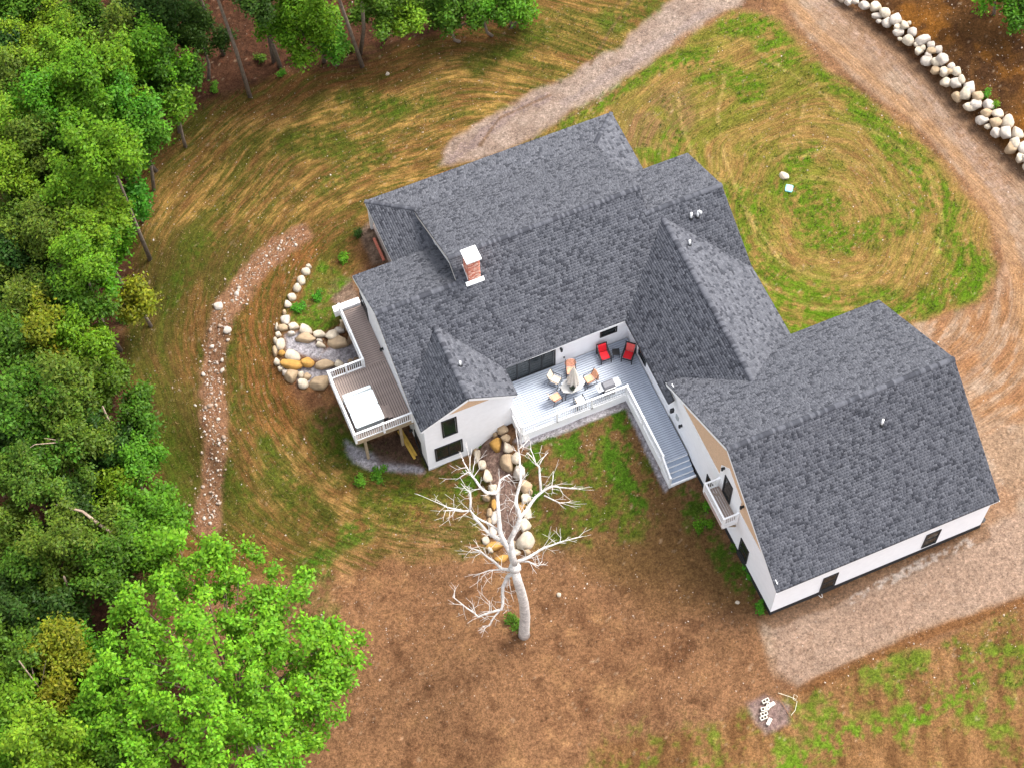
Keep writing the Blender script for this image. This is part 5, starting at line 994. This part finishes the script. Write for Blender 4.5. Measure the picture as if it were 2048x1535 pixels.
# fallen and leaning trunks
def log_(pts, r0, r1, label, name, twigs=()):
    P = [at(a, b, u) + [0, 0, u] for a, b, u in pts]; b0 = P[0]; o = empty(name, b0, 0, label, 'trunk'); n = len(P)
    MB().tube([tuple(p - b0) for p in P], list(np.linspace(r0, r1, n)), 8).obj('trunk', mat('pale_brown_bark', (.27, .20, .15), .95, .3, 6, bump=.5, bscale=14), o, True)
    for tw in twigs: MB().tube([tuple(at(a, b, u) + [0, 0, u] - b0) for a, b, u in tw], [.04] + [.02] * (len(tw) - 2) + [.008], 5).obj('branch', MAT['pale_brown_bark'], o)
log_([(318, 1108, 5), (255, 1085, 5.6), (195, 1045, 6.4), (165, 1022, 6.8), (112, 1008, 7.5)], .17, .05, 'long bare trunk fallen slantwise through the lower left woods', 'fallen_trunk')
log_([(150, 965, 0), (135, 925, 5.0), (118, 878, 8.5)], .12, .06, 'pale leaning snag with forked bare limbs in the left woods', 'dead_snag', [[(118, 880, 8.4), (88, 875, 9)], [(116, 884, 8.4), (70, 888, 9), (42, 905, 9)]])
log_([(250, 915, 1), (230, 870, 3), (205, 812, 6)], .11, .05, 'bare leaning trunk with one side limb by the lawn edge', 'dead_snag', [[(216, 852, 4.5), (180, 854, 5)]])
log_([(172, 1255, 0), (150, 1205, 4), (128, 1152, 8)], .12, .06, 'slim bare trunk in the dark gap of the lower left woods', 'dead_snag')
log_([(112, 1440, 3), (75, 1370, 7), (38, 1320, 10)], .08, .03, 'forked bare twiggy stem in the lower left corner woods', 'dead_snag', [[(70, 1365, 7.5), (55, 1290, 9)], [(80, 1380, 6.6), (92, 1320, 9)]])
log_([(165, 765, 2), (140, 740, 4), (110, 712, 6)], .05, .02, 'thin pale fallen stem under the yellow crowns', 'fallen_trunk')

# dead white tree -------------------------------------------------------
def dead_tree():
    base = at(1048, 1268); t = empty('dead_tree', base, 0, 'bare bleached white dead tree standing on the brown soil', 'tree'); rg = random.Random(5)
    def P(zx, zy, up): q = onz(850 + zx / 3.337, 840 + zy / 3.337, up - 1.3); return Vector(q) - Vector(base)
    MB().tube([(0, 0, -.2), P(662, 1400, .8), P(668, 1310, 3.0), P(660, 1220, 5.2), P(640, 1140, 7.0), P(618, 1070, 8.4), P(600, 1000, 9.6)], [.34, .30, .28, .26, .25, .24, .21], 14).obj('trunk', DEADW, t, True)
    def br(pts, r0, r1, twig=True):
        q = [P(*p) for p in pts]
        # subdivide with a little wander
        out = []
        for i in range(len(q) - 1):
            out.append(q[i]); m_ = (q[i] + q[i + 1]) / 2; L = (q[i + 1] - q[i]).length; out.append(m_ + Vector([rg.uniform(-.05, .05) * L for _ in range(3)]))
        out.append(q[-1]); n = len(out); o = MB().tube(out, list(np.linspace(r0, r1, n)), 7).obj('branch', DEADW, t, True)
        if twig:
            tw = MB()
            for i in range(2, n):
                for k in range(2):
                    a = out[i].lerp(out[i - 1], rg.random()); d = (out[i] - out[i - 1]).normalized(); s_ = Vector((rg.gauss(0, 1), rg.gauss(0, 1), rg.gauss(0, .7))).normalized(); e_ = (d * .7 + s_ * .9).normalized(); L = rg.uniform(.35, 1.0)
                    m_ = a + e_ * L * .55 + Vector((rg.uniform(-.08, .08), rg.uniform(-.08, .08), .05)); tw.tube([a, m_, a + (e_ + d * .5).normalized() * L * 1.05], [max(.012, r1 * .9), .011, .006], 4, False)
                    tw.tube([m_, m_ + (e_ + s_ * .8 + Vector((0, 0, .3))).normalized() * L * .4], [.009, .005], 4, False)
            tw.obj('twig', DEADW, o, True)
    br([(605, 1010, 9.4), (590, 950, 10), (545, 835, 11), (500, 740, 12), (490, 600, 12.8), (480, 480, 13.2), (500, 400, 13.6), (565, 360, 13.8)], .19, .03)
    br([(480, 485, 13.2), (405, 480, 13.4), (335, 395, 13.6), (295, 340, 13.8), (250, 262, 14)], .09, .02)
    br([(295, 340, 13.8), (200, 402, 13.6)], .03, .012); br([(298, 340, 13.8), (302, 240, 14.2)], .04, .012); br([(320, 345, 13.7), (335, 270, 14)], .03, .01)
    br([(600, 960, 10), (572, 790, 11.3), (622, 700, 12), (635, 640, 12.4), (608, 560, 13), (612, 500, 13.2), (640, 400, 13.8), (630, 250, 14.3), (625, 190, 14.5), (690, 130, 14.7)], .16, .02)
    br([(625, 190, 14.5), (605, 60, 15)], .03, .012)
    br([(560, 810, 11.2), (640, 640, 12.2), (712, 545, 12.6), (775, 480, 12.8), (845, 440, 13), (900, 446, 13), (1035, 456, 13)], .12, .02)
    br([(775, 480, 12.8), (762, 310, 13.4), (740, 290, 13.5), (700, 180, 13.8)], .07, .015); br([(760, 300, 13.4), (822, 212, 13.7)], .04, .012); br([(845, 440, 13), (856, 335, 13.3)], .03, .012); br([(795, 500, 12.7), (900, 550, 12.6), (955, 546, 12.6)], .04, .012)
    br([(545, 835, 11), (470, 780, 11.3), (430, 758, 11.4), (330, 650, 11.8), (302, 600, 12), (190, 598, 12), (120, 602, 12)], .12, .02)
    br([(490, 735, 11.8), (430, 690, 12), (335, 640, 12.1), (302, 600, 12.1)], .06, .04, False); br([(250, 600, 12), (150, 580, 12.1), (40, 530, 12.2)], .05, .012); br([(302, 600, 12), (302, 480, 12.5), (240, 420, 12.8)], .07, .015)
    br([(610, 940, 9.9), (690, 912, 10), (790, 850, 10.3), (900, 812, 10.5), (1055, 772, 10.7)], .10, .018); br([(640, 935, 9.8), (690, 942, 9.7), (758, 970, 9.6), (782, 940, 9.8)], .06, .015); br([(900, 812, 10.5), (908, 772, 10.7)], .025, .01)
    br([(590, 1000, 9.5), (512, 990, 9.3), (460, 940, 9.4), (372, 872, 9.6), (290, 846, 9.7)], .10, .018); br([(372, 872, 9.6), (318, 882, 9.5)], .04, .012); br([(512, 992, 9.3), (430, 1000, 9.1), (320, 1042, 8.9)], .05, .014)
    br([(600, 1015, 9.3), (550, 1042, 8.8), (520, 1110, 8.2), (520, 1180, 7.7), (512, 1260, 7.2), (430, 1282, 7), (358, 1312, 6.8), (280, 1252, 6.9), (185, 1176, 7)], .12, .022); br([(512, 1250, 7.2), (460, 1312, 6.8), (430, 1370, 6.5), (380, 1372, 6.4)], .05, .014); br([(430, 1282, 7), (430, 1200, 7.4)], .03, .01); br([(560, 1050, 8.7), (576, 1150, 8)], .04, .012)
    MB().lathe([(.10, -.05), (.34, .12), (.30, .3), (.16, .5), (.03, .6)], 9, tuple(P(600, 990, 9.5))).obj('burl', DEADW, t, True)
dead_tree()

# shrubs and weeds ------------------------------------------------------
def shrub(px, py, r, kind, label, name='weed', per=70, h=.5):
    rg = np.random.default_rng(int(px * 7 + py)); p = at(px, py); C = rg.normal(size=(max(3, int(r * 12)), 3)) * [r * .45, r * .45, 0] + [0, 0, h * .5]
    V, col = leaves(C, per, .10, .12, rg, .27); V[:, 2] = np.maximum(V[:, 2], 0)
    t = empty(name, p, 0, label, 'plant'); link('foliage', npmesh('foliage', V, [np.arange(len(V)).reshape(-1, 4)], LM[kind], col), t)
    MB().tube([(0, 0, -.05), (0, 0, h * .6)], [.02, .01], 5).obj('stem', BARK, t)
for a in [(1025, 1250, .7, 'mid', 'low green weed patch at the foot of the dead tree trunk'), (952, 885, .45, 'bright', 'green tuft at the base of the front wall above the stone border'), (720, 968, .5, 'emerald', 'bright weed clump in the grass below the brown deck'), (760, 950, .6, 'emerald', 'leafy weed clump beside the gravel under the deck'), (1420, 1010, .5, 'bright', 'weed clump at the garage wall near the balcony'), (1410, 1055, .6, 'bright', 'larger weed clump at the garage wall below the balcony'), (1500, 1150, .45, 'emerald', 'weed clump at the garage wall below its lower window'), (1518, 1213, .35, 'emerald', 'small weed clump at the lower garage corner'), (1470, 1095, .4, 'mid', 'weed clump at the garage wall halfway along'), (1970, 190, .22, 'emerald', 'small green plant on top of the boulder wall'), (1992, 212, .15, 'lime', 'tiny lime plant on top of the boulder wall'), (688, 520, .5, 'bright', 'bright shrub beside the corner of the back porch'), (715, 468, .35, 'dark', 'dark brown-green shrub at the porch corner'), (630, 590, .4, 'emerald', 'green clump on the terrace lawn near the boulder arc'), (600, 620, .5, 'emerald', 'leafy clump on terrace lawn inside the boulder arc'),
          (430, 180, .35, 'emerald', 'bright seedling in the leaf litter near the leaning trunk'), (398, 155, .4, 'mid', 'leafy seedling in leaf litter left of the lower trunk'), (565, 148, .3, 'emerald', 'bright seedling at the lawn edge under the top trunks'), (520, 115, .5, 'mid', 'leafy seedling clump left of the paired trunks'), (405, 100, .4, 'mid', 'seedling in leaf litter below the top dark crowns'), (300, 250, .5, 'bright', 'low bush at the upper lawn corner of the woods'), (250, 320, .6, 'mid', 'low bush in leaf litter by the lawn edge'), (245, 640, .5, 'mid', 'low brush beside the slim leaning trunk'), (235, 870, .6, 'mid', 'low brush under the bare trunk with the side limb'), (690, 100, .6, 'mid', 'low brush between the top trunks'), (880, 48, .6, 'mid', 'low brush at the top woods edge'), (1000, 40, .5, 'emerald', 'low green brush at the foot of the end tree')]:
    shrub(*a)
bpy.context.view_layer.update()
